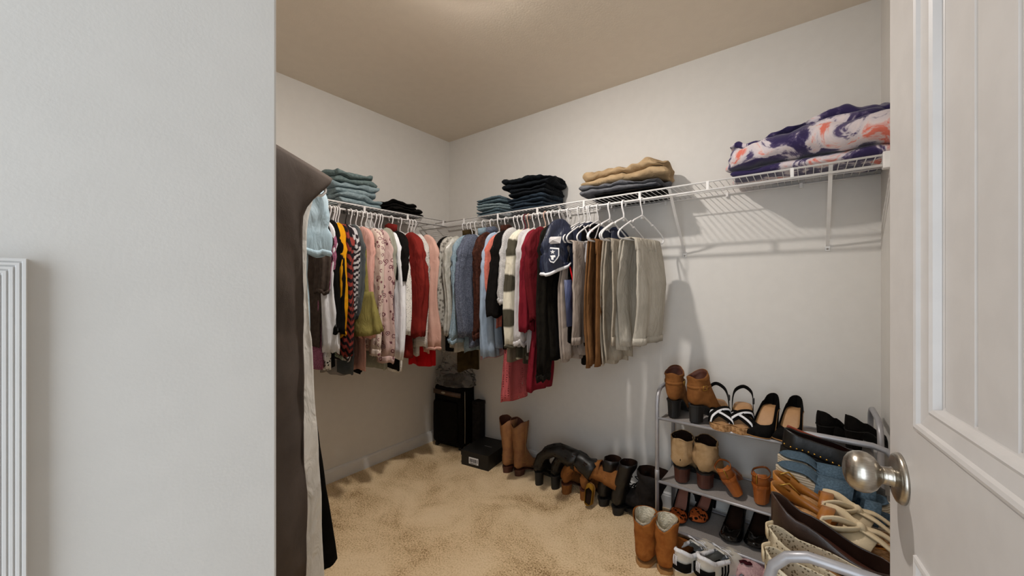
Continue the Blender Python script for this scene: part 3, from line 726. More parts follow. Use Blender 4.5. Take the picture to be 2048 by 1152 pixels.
# ------------------------------------------------------------------ folded things on the shelves
def sm(t): t = max(0, min(1, t)); return t * t * (3 - 2 * t)
def folded(name, label, cat, loc, rz, W, D, t, n, m, amp=.006, seed=0, group=None, nx=44, sag=0.0, droop=0.0, prof=None):
    """a cloth folded n times: serpentine ribbon in the local YZ plane, run along local X"""
    path = []; h = t
    for k in range(n):
        z = t * .55 + k * h; ys = [-D / 2 + D * i / 12 for i in range(13)]
        if k % 2: ys = ys[::-1]
        for y in ys: path.append((y, z))
        if k < n - 1:
            s = 1 if k % 2 == 0 else -1
            for a in (-60, -30, 0, 30, 60):
                path.append((s * (D / 2 + .5 * h * math.cos(math.radians(a)) * 1.0), z + h / 2 + h / 2 * math.sin(math.radians(a))))
    pts = [Vector((p[0], p[1])) for p in path]
    L_, R_ = [], []
    for i, p in enumerate(pts):
        d = (pts[min(i + 1, len(pts) - 1)] - pts[max(i - 1, 0)]).normalized(); q = Vector((-d.y, d.x)) * t * .47
        if i in (0, len(pts) - 1): q *= .5
        L_.append((p, q)); R_.append((p, -q))
    out = L_ + R_[::-1]; rings = []; Htot = n * t
    for j in range(nx + 1):
        s = j / nx * 2 - 1; s = math.copysign(1 - (1 - abs(s)) ** 1.25, s); e = abs(s); k_ = math.sqrt(max(.04, 1 - (max(0, e - .93) / .07) ** 2)); pf = prof(s) if prof else 1
        ring = []
        for (p_, q_) in out:
            y, z = p_.x + q_.x * k_, p_.y + q_.y * k_
            x = s * W / 2 + amp * 2.0 * nz(y * 6 + seed, z * 30 + seed, s * 1.1) * (1 if e > .8 else .3)
            hz = z / Htot
            zz = z * pf + amp * 1.3 * nz(x * 7 + seed, y * 7, z * 9 + seed) * (hz + .1) + amp * .7 * nz(x * 22, y * 18, z * 26 + seed) * (.2 + hz) + amp * .3 * nz(x * 50, y * 40 + seed, z * 60) * (.2 + hz)
            zz += sag * (s * s) * hz
            ring.append((x, y * (1 - .06 * max(0, e - .85) / .15) + amp * nz(x * 8, z * 25, seed + 3), max(.001, zz)))
        rings.append(ring)
    v, f = loft(rings); b = len(v)
    m2 = len(L_); N_ = len(out)
    for base in (0, nx * N_):
        for i in range(m2 - 1):
            f.append((base + i, base + i + 1, base + N_ - 2 - i, base + N_ - 1 - i))
    o = mk(name, v, f, m, None, sub=1); o.location = loc; o.rotation_euler = (0, 0, rz)
    return tag(o, label, cat, group)

m_('teal1', '70807f', '5e6e6e', scale=60, bump=.4, bscale=250)
m_('teal2', '8a9ba0', '7a8b90', scale=60, bump=.4, bscale=250)
m_('teal3', '5f7078', '4f6068', scale=60, bump=.4, bscale=250)
m_('dkdenim', '171b20', '101418', scale=60, bump=.4, bscale=250)
m_('dkdenim2', '2c3742', '222c36', scale=60, bump=.4, bscale=250)
m_('khaki_sweat', 'b39a78', 'a68d6c', scale=20, bump=.3)
m_('grey_sweat', '6e6f74', '5f6065', scale=40, bump=.4)
S0 = SZ + .004
# left shelf
yl = atx(712, 400, .22).y
z = S0
for (n, t, D, m, lb, sd, dx) in ((2, .032, .235, 'teal2', 'pale blue folded jeans at the bottom of the left shelf stack', 1, 0), (2, .034, .22, 'teal2', 'pale blue folded jeans in the middle of the left shelf stack', 2, -.012),
                             (2, .034, .215, 'teal1', 'grey green folded jeans on top of the left shelf stack', 4, -.02)):
    folded('folded_jeans', lb, 'jeans', (.165, yl + dx, z), PI / 2 + random.uniform(-.08, .08), .29 - .02 * sd / 2, D, t, n, M[m], seed=sd, amp=.016); z += n * t - .002
yb = atx(803, 410, .18).y
folded('folded_trousers', 'lower black folded trousers beside the pale jeans on the left shelf', 'trousers', (.16, yb, S0), PI / 2, .25, .22, .022, 2, M['black2'], seed=8, amp=.012)
folded('folded_trousers', 'upper black folded trousers beside the pale jeans on the left shelf', 'trousers', (.155, yb - .03, S0 + .045), PI / 2 + .1, .2, .2, .02, 2, M['black2'], seed=9, amp=.014)
# back shelf: two columns of jeans
xa = aty(982, 420, -.25).x; xb_ = aty(1062, 400, -.22).x
z = S0
for (n, t, m, lb, sd) in ((2, .021, 'teal3', 'slate blue folded jeans at the bottom left of the dark jeans pile', 11), (2, .020, 'teal2', 'lighter blue folded jeans in the middle left of the dark jeans pile', 12), (2, .019, 'teal3', 'slate blue folded jeans at the top left of the dark jeans pile', 13)):
    folded('folded_jeans', lb, 'jeans', (xa, -.165, z), random.uniform(-.05, .05), .21, .24, t, n, M[m], seed=sd, amp=.008); z += n * t + .001
z = S0
for (n, t, m, lb, sd) in ((2, .024, 'dkdenim2', 'navy folded jeans at the bottom right of the dark jeans pile', 14), (2, .024, 'dkdenim2', 'navy folded jeans second up at the right of the dark jeans pile', 15),
                          (2, .026, 'dkdenim', 'black folded jeans third up at the right of the dark jeans pile', 16), (2, .030, 'dkdenim', 'rumpled black folded jeans on top of the dark jeans pile', 17)):
    folded('folded_jeans', lb, 'jeans', (xb_ + random.uniform(-.01, .01) + (.0 if sd < 17 else -.03), -.16, z), random.uniform(-.05, .05), .27 if sd < 17 else .36, .24, t, n, M[m], seed=sd, amp=.022 if sd > 16 else .012); z += n * t + .001
xk = aty(1240, 380, -.2).x
folded('folded_sweatpants', 'black folded sweatpants at the bottom of the khaki pile', 'sweatpants', (xk + .05, -.15, S0), 0, .36, .24, .016, 2, M['black2'], seed=20, amp=.01)
folded('folded_sweatpants', 'dark grey folded sweatpants in the middle of the khaki pile', 'sweatpants', (xk + .0, -.16, S0 + .034), .03, .44, .24, .022, 2, M['grey_sweat'], seed=21, amp=.018)
folded('folded_sweatpants', 'khaki tan folded sweatpants on top of the grey pair', 'sweatpants', (xk + .02, -.155, S0 + .082), -.03, .44, .22, .040, 2, M['khaki_sweat'], seed=22, amp=.030)
# blanket
M['tiedye'] = mat('tie_dye_fleece', 'ffffff', pat='tiedye', scale=7.0, rough=1, bump=.6, bscale=160, sheen=.3)
xbk = aty(1625, 320, -.2).x
bl = folded('folded_blanket', 'fluffy tie-dye blanket in purple, white and coral on the back shelf', 'blanket', (xbk - .01, -.165, S0), .02, .55, .24, .052, 4, M['tiedye'], seed=36, amp=.024, nx=60, prof=lambda s: .72 + .26 * sm((s + .9) / .9) - .14 * sm((s - .75) / .25))
tag(bl, 'fluffy tie-dye blanket in purple, white and coral folded on the back shelf', 'blanket')
for (pts, r) in (([(-.02, -.105, .150), (.06, -.118, .160), (.13, -.122, .155), (.19, -.11, .165), (.23, -.08, .170)], [.012, .022, .026, .022, .010]), ([(-.02, -.05, .175), (.06, -.06, .200), (.12, -.05, .205), (.17, -.02, .180)], [.015, .032, .030, .012])):
    P_ = smoothpts(pts, 4); rr = [r[min(len(r) - 1, i // 4)] + (r[min(len(r) - 1, i // 4 + 1)] - r[min(len(r) - 1, i // 4)]) * (i % 4) / 4 for i in range(len(P_))]
    v, f = tube(P_, rr, 12); mk('rolled_edge', v, f, M['tiedye'], bl, sub=1)

# ------------------------------------------------------------------ shoe racks
def rack(name, label, L, loc, rz):
    """local X along the rack, local Y depth 0..D"""
    D = .28; t = thing(name, label, 'shoe rack', loc, rz)
    for x in (0, L):
        pts = [(x, 0, .0), (x, 0, .66)]
        for a in (30, 60, 90): pts.append((x, .06 - .06 * math.cos(math.radians(a)), .66 + .06 * math.sin(math.radians(a)) + .012 * a / 90))
        for a in (0, 30, 60): pts.append((x, D - .06 + .06 * math.sin(math.radians(a)), .672 + .06 * math.cos(math.radians(a))))
        pts += [(x, D, .66), (x, D, 0)]
        e = mk('end_frame', *tube(pts, .0095, 12), M['rack'], t)
        for y in (0, D):
            v, f = lathe([(0, .0115), (.012, .0115), (.014, .0098)], 12); fo = mk('foot_cap', v, f, M['rack'], e); fo.location = (x, y, 0)
            v, f = lathe([(.30, .0108), (.345, .0108), (.347, .0097)], 12); fo = mk('joint_sleeve', v, f, M['rack'], e); fo.location = (x, y, 0)
    for z in (.083, .292, .595):
        for y in (0, D):
            v, f = tube([(.004, y, z), (L - .004, y, z)], .0068, 10); mk('rail', v, f, M['rack'], t)
        rings = []
        for j in range(17):
            s = j / 16
            rings.append([(x, .006 + (D - .012) * s, z + .0005 - .006 * math.sin(PI * s)) for x in (.012, L * .25, L * .5, L * .75, L - .012)])
        v, f = loft(rings, closed=False); mk('shelf_panel', v, f, M['rackcloth'], t, solid=.0015)
    return t
R1X, R1Y = 1.800, -.330
rack('shoe_rack', 'grey metal shoe rack with fabric shelves along the back wall', .78, (R1X, R1Y, 0), 0)
R2X = 2.312
rack('shoe_rack', 'grey metal shoe rack in the foreground beside the open door', .74, (R2X, -.598, 0), -PI / 2)
# rack 2: local X -> world -y ; local Y -> world +x

# ------------------------------------------------------------------ shoes
def sm(t): t = max(0, min(1, t)); return t * t * (3 - 2 * t)
def wfun(W, toe='round', heelw=.66):
    def f(t):
        if t <= .14: base = heelw * math.sin(PI / 2 * max(0, min(1, t / .14))) ** .7
        else: base = heelw + (1 - heelw) * sm((t - .14) / .54)
        if toe == 'round' and t > .72: base *= max(0, 1 - ((t - .72) / .28) ** 2.6) ** .5 if t < 1 else 0
        if toe == 'point' and t > .62: base *= max(0, 1 - ((t - .62) / .38) ** 1.5)
        if toe == 'square' and t > .86: base *= max(0, 1 - ((t - .86) / .14) ** 3) ** .5
        return max(.0008, W / 2 * base)
    return f
ST = [0, .008, .025, .05, .09, .14, .2, .27, .34, .41, .48, .54, .59, .63, .67, .71, .75, .79, .84, .89, .93, .96, .985, 1.0]
def bottom(heel, plat=0.0, spring=.006):
    def f(t):
        return plat + heel * (1 - sm((t - .22) / .46)) + spring * sm((t - .8) / .2)
    return f
def deform(vs, fn): return [fn(Vector(v)) for v in vs] if fn else vs

def shell(parent, L, wf, zb, m, back=.055, side=.035, vamp=.045, toeh=.022, op=.62, fm=None, name='upper', tr=.14):
    rings = []
    for t in ST:
        w_ = wf(t); b = zb(t)
        h = side + (back - side) * (1 - sm(t / .22)); h = h + (vamp - h) * sm((t - op + .22) / .22)
        h = h + (toeh - h) * sm((t - .72) / .28)
        if t > .97: h *= .8
        ph = math.radians(42 + 48 * sm((t - op) / tr)); ring = []
        m_pts = 9
        for k in range(m_pts + 1):
            a = ph * (1 - k / m_pts); ring.append((-w_ * max(0, math.cos(a)) ** .55, t * L, b + h * math.sin(a) / math.sin(ph)))
        for k in range(1, 5): ring.append((-w_ + 2 * w_ * k / 5, t * L, b))
        for k in range(m_pts + 1):
            a = ph * k / m_pts; ring.append((w_ * max(0, math.cos(a)) ** .55, t * L, b + h * math.sin(a) / math.sin(ph)))
        rings.append(ring)
    v, f = loft(rings, closed=False); return mk(name, deform(v, fm), f, m, parent, solid=.0022, so=-1)
def insole(parent, L, wf, zb, m, t1=.8, lift=.004, k=.86, fm=None, t0=.03):
    rings = []
    for t in [t0 + (t1 - t0) * i / 22 for i in range(23)]:
        w_ = wf(t) * k; z = zb(t) + lift
        rings.append([(-w_, t * L, z + .002), (-w_ * .6, t * L, z), (0, t * L, z - .0005), (w_ * .6, t * L, z), (w_, t * L, z + .002)])
    v, f = loft(rings, closed=False); return mk('insole', deform(v, fm), f, m, parent, solid=.002, so=-1)
def sole(parent, L, wf, zb, zg, m, k=1.04, fm=None, name='sole', t0=0.0, t1=1.0):
    rings = []
    for t in [q for q in ST if t0 <= q <= t1]:
        w_ = wf(t) * k + .001; a = zb(t); b = min(zg(t), a - .001); y = t * L + (-.003 if t == 0 else 0) + (.003 if t == 1 else 0)
        rings.append([(-w_, y, a), (-w_ * 1.0, y, (a + b) / 2), (-w_ * .97, y, b), (w_ * .97, y, b), (w_, y, (a + b) / 2), (w_, y, a)])
    v, f = loft(rings, True, True); return mk(name, deform(v, fm), f, m, parent, smooth=False)
def heel(parent, L, wf, zb, m, t1=.24, taper=.8, fm=None, back=.0, zt=None, name='heel'):
    top = []
    ts = [0, .01, .03, .06, .1, .15, t1]
    for t in ts: top.append((-wf(t) * .98, t * L, zb(t)))
    for t in ts[::-1]: top.append((wf(t) * .98, t * L, zb(t)))
    cy = t1 * L * .42; rings = []
    for r in (0, .15, .4, .7, 1):
        k = 1 - (1 - taper) * (r ** .6)
        rings.append([(x * k, cy + (y - cy) * k + back * r, z * (1 - r)) for (x, y, z) in top])
    v, f = loft(rings, True, True); return mk(name, deform(v, fm), f, m, parent, smooth=False, bev=.0015)

def boot(parent, L, W, H, hl, m, lining, m_sole, m_heel, toe='round', heel_t=.24, taper=.85, shaftw=.05, shaft_back=.0, vcut=0.0, fm=None, lean=0.0, soleth=.006, sp=0.0, ls=.93, ankle=.034, wrinkle=.003, seed=0):
    wf = wfun(W, toe, .70); zb = bottom(hl, soleth)
    P = []
    for t, h in ((1.0, .012), (.985, .022), (.95, .032), (.88, .042), (.79, .050), (.70, .060), (.60, .075)):
        P.append((t * L, zb(t) + h, t * L, zb(t), max(.004, wf(t)) if t < 1 else .006, 0))
    P += [(.52 * L, zb(.5) + .094, .44 * L, zb(.44), ankle + .006, 0), (.46 * L, zb(.4) + .112, .27 * L, zb(.27), ankle + .003, 0),
          (.425 * L, hl + .128, .08 * L, zb(.08) + .001, ankle + .001, 0), (.40 * L, hl + .140, .002 * L, hl + soleth + .018, ankle, 0),
          (.385 * L, hl + .152, .004 * L, hl + soleth + .055, ankle, 0), (.380 * L, hl + .165, .02 * L, hl + .105, ankle + .001, 0)]
    za, zb_ = hl + .165, hl + .105
    n = 7
    for i in range(1, n + 1):
        r = i / n
        P.append((.38 * L + .012 * r + lean * r, za + (H - za) * r, (.02 - .03 * r) * L + shaft_back * r + lean * r, zb_ + (H - zb_) * r, ankle + .001 + (shaftw - ankle) * r, r))
    rings = []; N_ = 24
    for i, (ay, az, by, bz, w_, r) in enumerate(P):
        A = Vector((0, ay, az)); B = Vector((0, by, bz)); c = (A + B) / 2; vv = (A - B) / 2; ring = []
        for k in range(N_):
            a = 2 * PI * k / N_; ca, sa = math.cos(a), math.sin(a)
            ex = .75 if i < 8 else .95
            q = c + vv * (math.copysign(abs(ca) ** ex, ca)); x = w_ * math.copysign(abs(sa) ** ex, sa)
            wr = wrinkle * nz(ca * 2 + seed, sa * 2, q.z * 28 + seed) * (1.2 if i > 6 else .2)
            q = Vector((x * (1 + wr / max(.01, w_)), q.y + wr * ca, q.z))
            if i > 7 and vcut and r > .5:          # dipped top edge at the sides
                q.z -= vcut * ((r - .5) / .5) ** 2 * abs(sa) ** 1.5
            ring.append(q)
        rings.append(ring)
    v, f = loft(rings, True, False); up = mk('upper', deform(v, fm), f, m, parent, solid=.0022, so=-1)
    rl = []
    for ring in rings[:9:-1]:
        c = sum(ring, Vector()) / len(ring); rl.append([c + (p - c) * ls for p in ring])
    rl[0] = [p + Vector((0, 0, .0012)) for p in rl[0]]
    v, f = loft(rl, False, True); mk('lining', deform(v, fm), f, lining, parent)
    sole(parent, L, wf, zb, (lambda t: max(0, zb(t) - soleth)), m_sole, fm=fm)
    if hl > .004: heel(parent, L, wf, (lambda t: zb(t) - soleth), m_heel, heel_t, taper, fm=fm)
    return up, rings

def strap(parent, pts, nrm, wid, th, m, name='strap', fm=None, k=4):
    pts = smoothpts(pts, k)
    v, f = ribbon(pts, nrm, wid, th); return mk(name, deform(v, fm), f, m, parent)

CW = 0.0
m_('suede_brown', '8a5a30', '7a4d28', scale=25, bump=.4, bscale=300)
m_('suede_beige', 'b3946e', 'a5865f', scale=25, bump=.4, bscale=300)
m_('western', '966840', '845838', scale=22, bump=.3, bscale=150, rough=.6)
m_('tan_fleece', '9a5f2c', '884f22', scale=25, bump=.4, bscale=300)
M['fleece'] = mat('cream_fleece', 'd8cfba', 'c4baa2', scale=70, bump=1, bscale=130, bdist=.006)
m_('dk_lining', '2a1a12', '20140e', scale=20)
m_('brown_lining', '5a2c18', '4a2212', scale=20, rough=.7)
m_('heel_brown', '4e2a1e', '42221a', scale=20, rough=.45)
m_('sole_tan', 'a87c4a', '9a6f40', scale=30, rough=.7)
m_('sole_black', '100e0c', '0c0a09', scale=30, rough=.6)
m_('insole_tan', 'b98d60', 'ae8256', scale=20, rough=.55)
m_('cork', 'bd9468', '8a6440', scale=90, rough=.8, bump=.3)
m_('tan_leather', 'a8602a', '9a5424', scale=14, rough=.33)
m_('rose', 'a06a58', '946050', scale=14, rough=.5)
m_('leo_orange', 'c0602e', '1c100a', pat='leopard', scale=58, lo=.60, hi=.72)
m_('patent', '0c0a0a', '100e0e', scale=10, rough=.08, coat=1)
m_('sneaker', 'd8d2c6', 'cfc8bc', scale=30, rough=.6)
m_('pinkfur', 'd8b4b4', 'caa4a6', scale=90, bump=1, bscale=220, bdist=.006)
m_('rope', 'c8bca8', '9c8e78', pat='stripe', scale=48, lo=.3, hi=.7, bump=.6, bscale=200)
m_('denim_shoe', '4f6272', '40525f', scale=200, bump=.3)
m_('caramel', 'a36826', '93591e', scale=14, rough=.35)
m_('cream_cloth', 'cdbb9c', 'c2b090', scale=30, bump=.3)
m_('dk_brown_leather', '3a2820', '2c1e18', scale=14, rough=.3)
M['perf'] = mat('cream_perforated', 'cdc0a6', '7d6f58', pat='spots', scale=150, lo=.25, hi=.36, rough=.8, bump=.5)
m_('glitter', '9a8468', 'c8b79a', scale=350, lo=.5, hi=.7, rough=.35)
m_('gold', 'c9a050', 'bd9444', rough=.3, metal=1)
m_('ochre', '8a6420', '7a5618', scale=20)
m_('mark', '3c1018', '3c1018')
m_('red_leather', '8c3a20', '7c3018', scale=14, rough=.4)

def shoe_at(name, label, cat, px, py, z, ang, group=None, off=.0, rot=None):
    """heel centre seen at px,py on height z; ang = world heading of the toe in degrees"""
    q = at(px, py, z); return thing(name, label, cat, (q.x, q.y, z), math.radians(ang - 90), group, rot=rot)

# --- western boots
for i, (px, py, lb) in enumerate(((1006, 946, 'left tan cowboy boot standing next to the black shoe box'), (1030, 953, 'right tan cowboy boot of the pair beside the black shoe box'))):
    t = shoe_at('cowboy_boot', lb, 'boot', px, py, 0, 78 + 6 * i, 'tan cowboy boots')
    up, rg = boot(t, .25, .088, .332, .035, M['western'], M['brown_lining'], M['heel_brown'], M['heel_brown'], toe='point', shaftw=.060, vcut=-.0, seed=i * 5, heel_t=.26, taper=.88, shaft_back=-.012)
    # scalloped top: raise the sides
    for o in t.children:
        if o.name.startswith(('upper', 'lining')):
            for v in o.data.vertices:
                r = max(0, (v.co.z - .26) / .085)
                if r > 0: v.co.z += .03 * r * (min(1, abs(v.co.x) / .05) ** 1.5) - .02 * r * (1 - min(1, abs(v.co.x) / .05))
    for s in (1, -1): strap(t, [(s * .0615, .045, .36), (s * .054, .044, .27), (s * .045, .05, .18), (s * .040, .065, .12)], (0, 1, 0), .004, .002, M['sole_tan'], 'pull_seam')
    strap(t, [(-.037, .02, .10), (-.038, .06, .085), (-.030, .11, .10), (0, .128, .125), (.030, .11, .10), (.038, .06, .085), (.037, .02, .10)], (0, 0, 1), .004, .002, M['sole_tan'], 'vamp_seam')

def bendx(z0, R, s=1, amax=1.5, flat=1.0):
    def f(v):
        if v.z <= z0: return v
        d = v.z - z0; a = min(amax, d / R); rest = max(0, d - amax * R)
        cx = R * (1 - math.cos(a)) + rest * math.sin(a); cz = R * math.sin(a) + rest * math.cos(a)
        # cross-section offset v.x rotates with the bend
        k = 1 - (1 - flat) * min(1, d / .08)
        return Vector((s * cx + v.x * math.cos(a) * k, v.y, z0 + cz - s * v.x * math.sin(a) * k))
    return f
# --- black tall boots, shafts flopped to the right
for i, (px, py, lb) in enumerate(((1072, 972, 'left tall black heeled boot with its shaft flopped over'), (1104, 980, 'right tall black heeled boot with its shaft flopped over the tan boots'))):
    t = shoe_at('tall_boot', lb, 'boot', px, py, 0, 90 - 4 * i, 'tall black boots')
    fm = bendx(.100, .135 - .012 * i, 1, 1.85 + .15 * i, .85)
    boot(t, .23, .080, .44, .075, M['black_leather'], M['dk_lining'], M['sole_black'], M['sole_black'], shaftw=.072, fm=fm, heel_t=.22, taper=.82, seed=7 + i, wrinkle=.016)
    strap(t, [(-.031, -.003, .115), (0, -.006, .117), (.031, -.003, .115)], (0, 0, 1), .004, .002, M['charcoal'], 'welt')
# --- tan suede tall boots flopped
for i, (px, py, lb) in enumerate(((1127, 990, 'left tan suede boot with flopped shaft under the black boots'), (1163, 1002, 'right tan suede boot with flopped open shaft'))):
    t = shoe_at('suede_boot', lb, 'boot', px, py, 0, 92 - 6 * i, 'tan suede boots on the floor')
    fm = bendx(.095, .085, 1, 1.55 + .2 * i, .9)
    boot(t, .23, .082, .36, .055, M['suede_brown'], M['brown_lining'], M['heel_brown'], M['suede_brown'], shaftw=.064, fm=fm, heel_t=.24, taper=.9, seed=17 + i, wrinkle=.010)
# --- small mustard flat tipped on its side
q = at(1178, 1014, 0)
t = thing('flat_shoe', 'small mustard slip-on propped on its heel beside the black boots', 'shoe', (q.x, q.y, .010), rot=(math.radians(72), 0, math.radians(6)))
wf = wfun(.050, 'round', .92); zb = bottom(.0, .003)
shell(t, .115, wf, zb, M['ochre'], back=.030, side=.028, vamp=.030, op=.66); insole(t, .115, wf, zb, M['dk_lining'], .8); sole(t, .115, wf, zb, lambda t: 0, M['sole_tan'])
# --- black shiny boots
for i, (px, py, lb, hh) in enumerate(((1200, 1014, 'left glossy black boot leaning right of the mustard slip-on', .27), (1228, 1032, 'right glossy black boot leaning towards the charcoal lace-ups', .29))):
    t = shoe_at('black_boot', lb, 'boot', px, py, 0, 84 - 2 * i, 'glossy black boots')
    fm = (lambda v: Vector((v.x + .28 * max(0, v.z - .09), v.y, v.z)))
    boot(t, .24, .088, hh, .03, M['black_leather'], M['dk_lining'], M['sole_black'], M['sole_black'], shaftw=.044, fm=fm, seed=27 + i, wrinkle=.008, soleth=.012)
    for k in range(4):
        z = .13 + .035 * k
        strap(t, [(-.03 + .28 * (z - .09), .085, z), (.28 * (z - .09), .105, z + .004), (.03 + .28 * (z - .09), .085, z)], (0, 0, 1), .006, .003, M['black'], 'strap')
# --- charcoal lace-up boots slouched, toes towards the room
for i, (px, py, ang, rr) in enumerate(((1278, 1050, 148, 0), (1395, 1036, 158, 0))):
    lb = ('charcoal lace-up boot with dangling laces left of the shoe rack', 'charcoal lace-up boot half hidden under the back wall shoe rack')[i]
    q = at(px, py, 0)
    t = thing('lace_up_boot', lb, 'boot', (q.x + .08, q.y + .03, 0), math.radians(ang - 90), 'charcoal lace-up boots')
    fm = (lambda v: Vector((v.x, v.y - .25 * max(0, v.z - .10), v.z)))
    boot(t, .34, .145, .275, .02, M['charcoal'], M['dk_lining'], M['sole_black'], M['sole_black'], shaftw=.075, fm=fm, seed=37 + i, wrinkle=.014, ankle=.062, soleth=.02)
    for k in range(4):
        y = .205 - .026 * k; z = .100 + .024 * k
        strap(t, [(-.03, y - .25 * max(0, z - .1), z), (0, y + .004 - .25 * max(0, z - .1), z + .016), (.03, y - .25 * max(0, z - .1), z)], (0, 1, 0), .005, .004, M['black'], 'lace')
    v, f = tube(smoothpts([(.02, .10, .19), (.05, .13, .20), (.075, .12, .15), (.06, .15, .10), (.075, .17, .05)], 5), .0025, 6); lc = mk('loose_lace', v, f, M['black'], t)
    v, f = tube([(.075, .17, .05), (.077, .176, .030)], .003, 6); mk('aglet', v, f, M['purewhite'], lc)
    v, f = tube(smoothpts([(-.02, .10, .19), (-.03, .13, .205), (.01, .16, .185), (.035, .15, .19)], 5), .0025, 6); lc = mk('loose_lace', v, f, M['black'], t)
    v, f = tube([(.035, .15, .19), (.056, .147, .192)], .003, 6); mk('aglet', v, f, M['purewhite'], lc)

# --- fleece lined ankle boots in front of the rack
for i, (px, py, ang, lb) in enumerate(((1280, 1134, 82, 'left tan ankle boot with cream fleece lining in front of the rack'), (1322, 1148, 78, 'right tan ankle boot with cream fleece lining in front of the rack'))):
    t = shoe_at('fleece_boot', lb, 'boot', px, py, 0, ang, 'fleece lined tan boots')
    boot(t, .245, .098, .185, .0, M['tan_fleece'], M['fleece'], M['sole_tan'], M['sole_tan'], shaftw=.050, seed=47 + i, wrinkle=.005, ankle=.043, soleth=.016, ls=.84)
    v, f = tube([(0, 0, 0), (0, 0, .001)], .001, 4)
    for o in t.children:
        if o.name.startswith(('upper', 'lining')):
            for v in o.data.vertices:
                r = max(0, (v.co.z - .13) / .055)
                if r > 0: v.co.z += .035 * r * (1 if v.co.y > .03 else max(0, (v.co.y + .01) / .04)) - .006 * r * (1 if v.co.y < .02 else 0)
# --- sneakers
def sneaker(lb, px, py, ang):
    t = shoe_at('sneaker', lb, 'sneaker', px, py, 0, ang, 'white sneakers with black stripes')
    wf = wfun(.098, 'round', .78); zb = bottom(.012, .020)
    shell(t, .285, wf, zb, M['sneaker'], back=.085, side=.058, vamp=.070, toeh=.035, op=.46, tr=.1)
    insole(t, .285, wf, zb, M['black'], .6, lift=.012); sole(t, .285, wf, zb, lambda t: 0, M['cream_cloth'], k=1.10)
    sole(t, .285, wf, lambda t: zb(t) + .006, lambda t: zb(t) - .004, M['purewhite'], k=1.07, name='midsole_edge')
    strap(t, [(-.042, .04, .055), (-.034, .010, .056), (0, -.005, .058), (.034, .010, .056), (.042, .04, .055)], (0, 0, 1), .036, .003, M['black'], 'heel_patch')
    for k in range(3):
        for s in (1, -1):
            v, f = ribbon([(s * .046, .07 + .018 * k, .035), (s * .047, .078 + .018 * k, .055), (s * .041, .086 + .018 * k, .078)], (0, 1, 0), .007, .003); mk('stripe', v, f, M['black'], t)
        strap(t, [(-.004 + .007 * k - .003, -.0065, .060), (-.004 + .007 * k - .003, -.0075, .08), (-.004 + .007 * k - .003, -.003, .098)], (1, 0, 0), .0035, .002, M['purewhite'], 'stripe')
    for k in range(5):
        y = .135 + .017 * k; z = .100 - .006 * k
        strap(t, [(-.026, y, z - .008), (0, y + .003, z + .008), (.026, y, z - .008)], (0, 1, 0), .007, .003, M['purewhite'], 'lace')
    col = []
    for q in (.45, .36, .27, .2, .14, .09, .05, .02, .0):
        b_ = zb(q); h_ = .058 + (.085 - .058) * (1 - sm(q / .22)); col.append((-wf(q) * .84, q * .285 + .004, b_ + h_))
    col = col + [(-x, y, z) for (x, y, z) in col[::-1][1:]]
    v, f = tube(smoothpts(col, 3), .0085, 10); mk('padded_collar', v, f, M['purewhite'], t)
    tg = strap(t, [(0, .118, .112), (0, .130, .106), (0, .17, .090), (0, .20, .078)], (1, 0, 0), .045, .006, M['sneaker'], 'tongue')
    for s in (1, -1):
        v, f = tube(smoothpts([(0, .135, .112), (s * .03, .125, .122), (s * .045, .14, .105), (s * .02, .145, .108)], 5), .002, 6); mk('lace_loop', v, f, M['purewhite'], t)
sneaker('left white sneaker with black heel patch beside the fleece boots', 1352, 1156, 66)
sneaker('right white sneaker with black heel patch beside the pink slippers', 1398, 1172, 62)
# --- pink fuzzy slippers
for i, (px, py, lb) in enumerate(((1470, 1186, 'left fuzzy pink slipper with dark mark at the picture bottom'), (1524, 1200, 'right fuzzy pink slipper beside the near rack frame'))):
    t = shoe_at('slipper', lb, 'slipper', px, py, 0, 72, 'fuzzy pink slippers')
    wf = wfun(.105, 'round', .8); zb = bottom(0, .014)
    sole(t, .25, wf, zb, lambda t: 0, M['pinkfur'], k=1.08); insole(t, .25, wf, zb, M['pinkfur'], .95)
    rings = []
    for k in range(15):
        s = k / 14; y = .055 + .205 * s; w_ = max(.004, .056 * math.sqrt(max(0, 1 - (2 * s - .95) ** 2 * .96))); h = .072 * math.sqrt(max(0.0, 1 - abs(1.9 * s - .85) ** 2.6 * .9)) if abs(1.9 * s - .85) < 1.03 else .02
        rings.append([(w_ * math.cos(a), y + .004 * nz(a * 3, s * 5, i), .010 + h * max(0, math.sin(a)) ** .8) for a in [PI * j / 16 for j in range(17)]])
    v, f = loft(rings, closed=False, cap1=False); mk('upper', v, f, M['pinkfur'], t, solid=.012, so=-1, sub=1)
    strap(t, [(-.022, .085, .078), (-.008, .098, .083), (.002, .088, .084), (.014, .105, .084)], (0, 1, 0), .014, .006, M['mark'], 'stitched_mark')

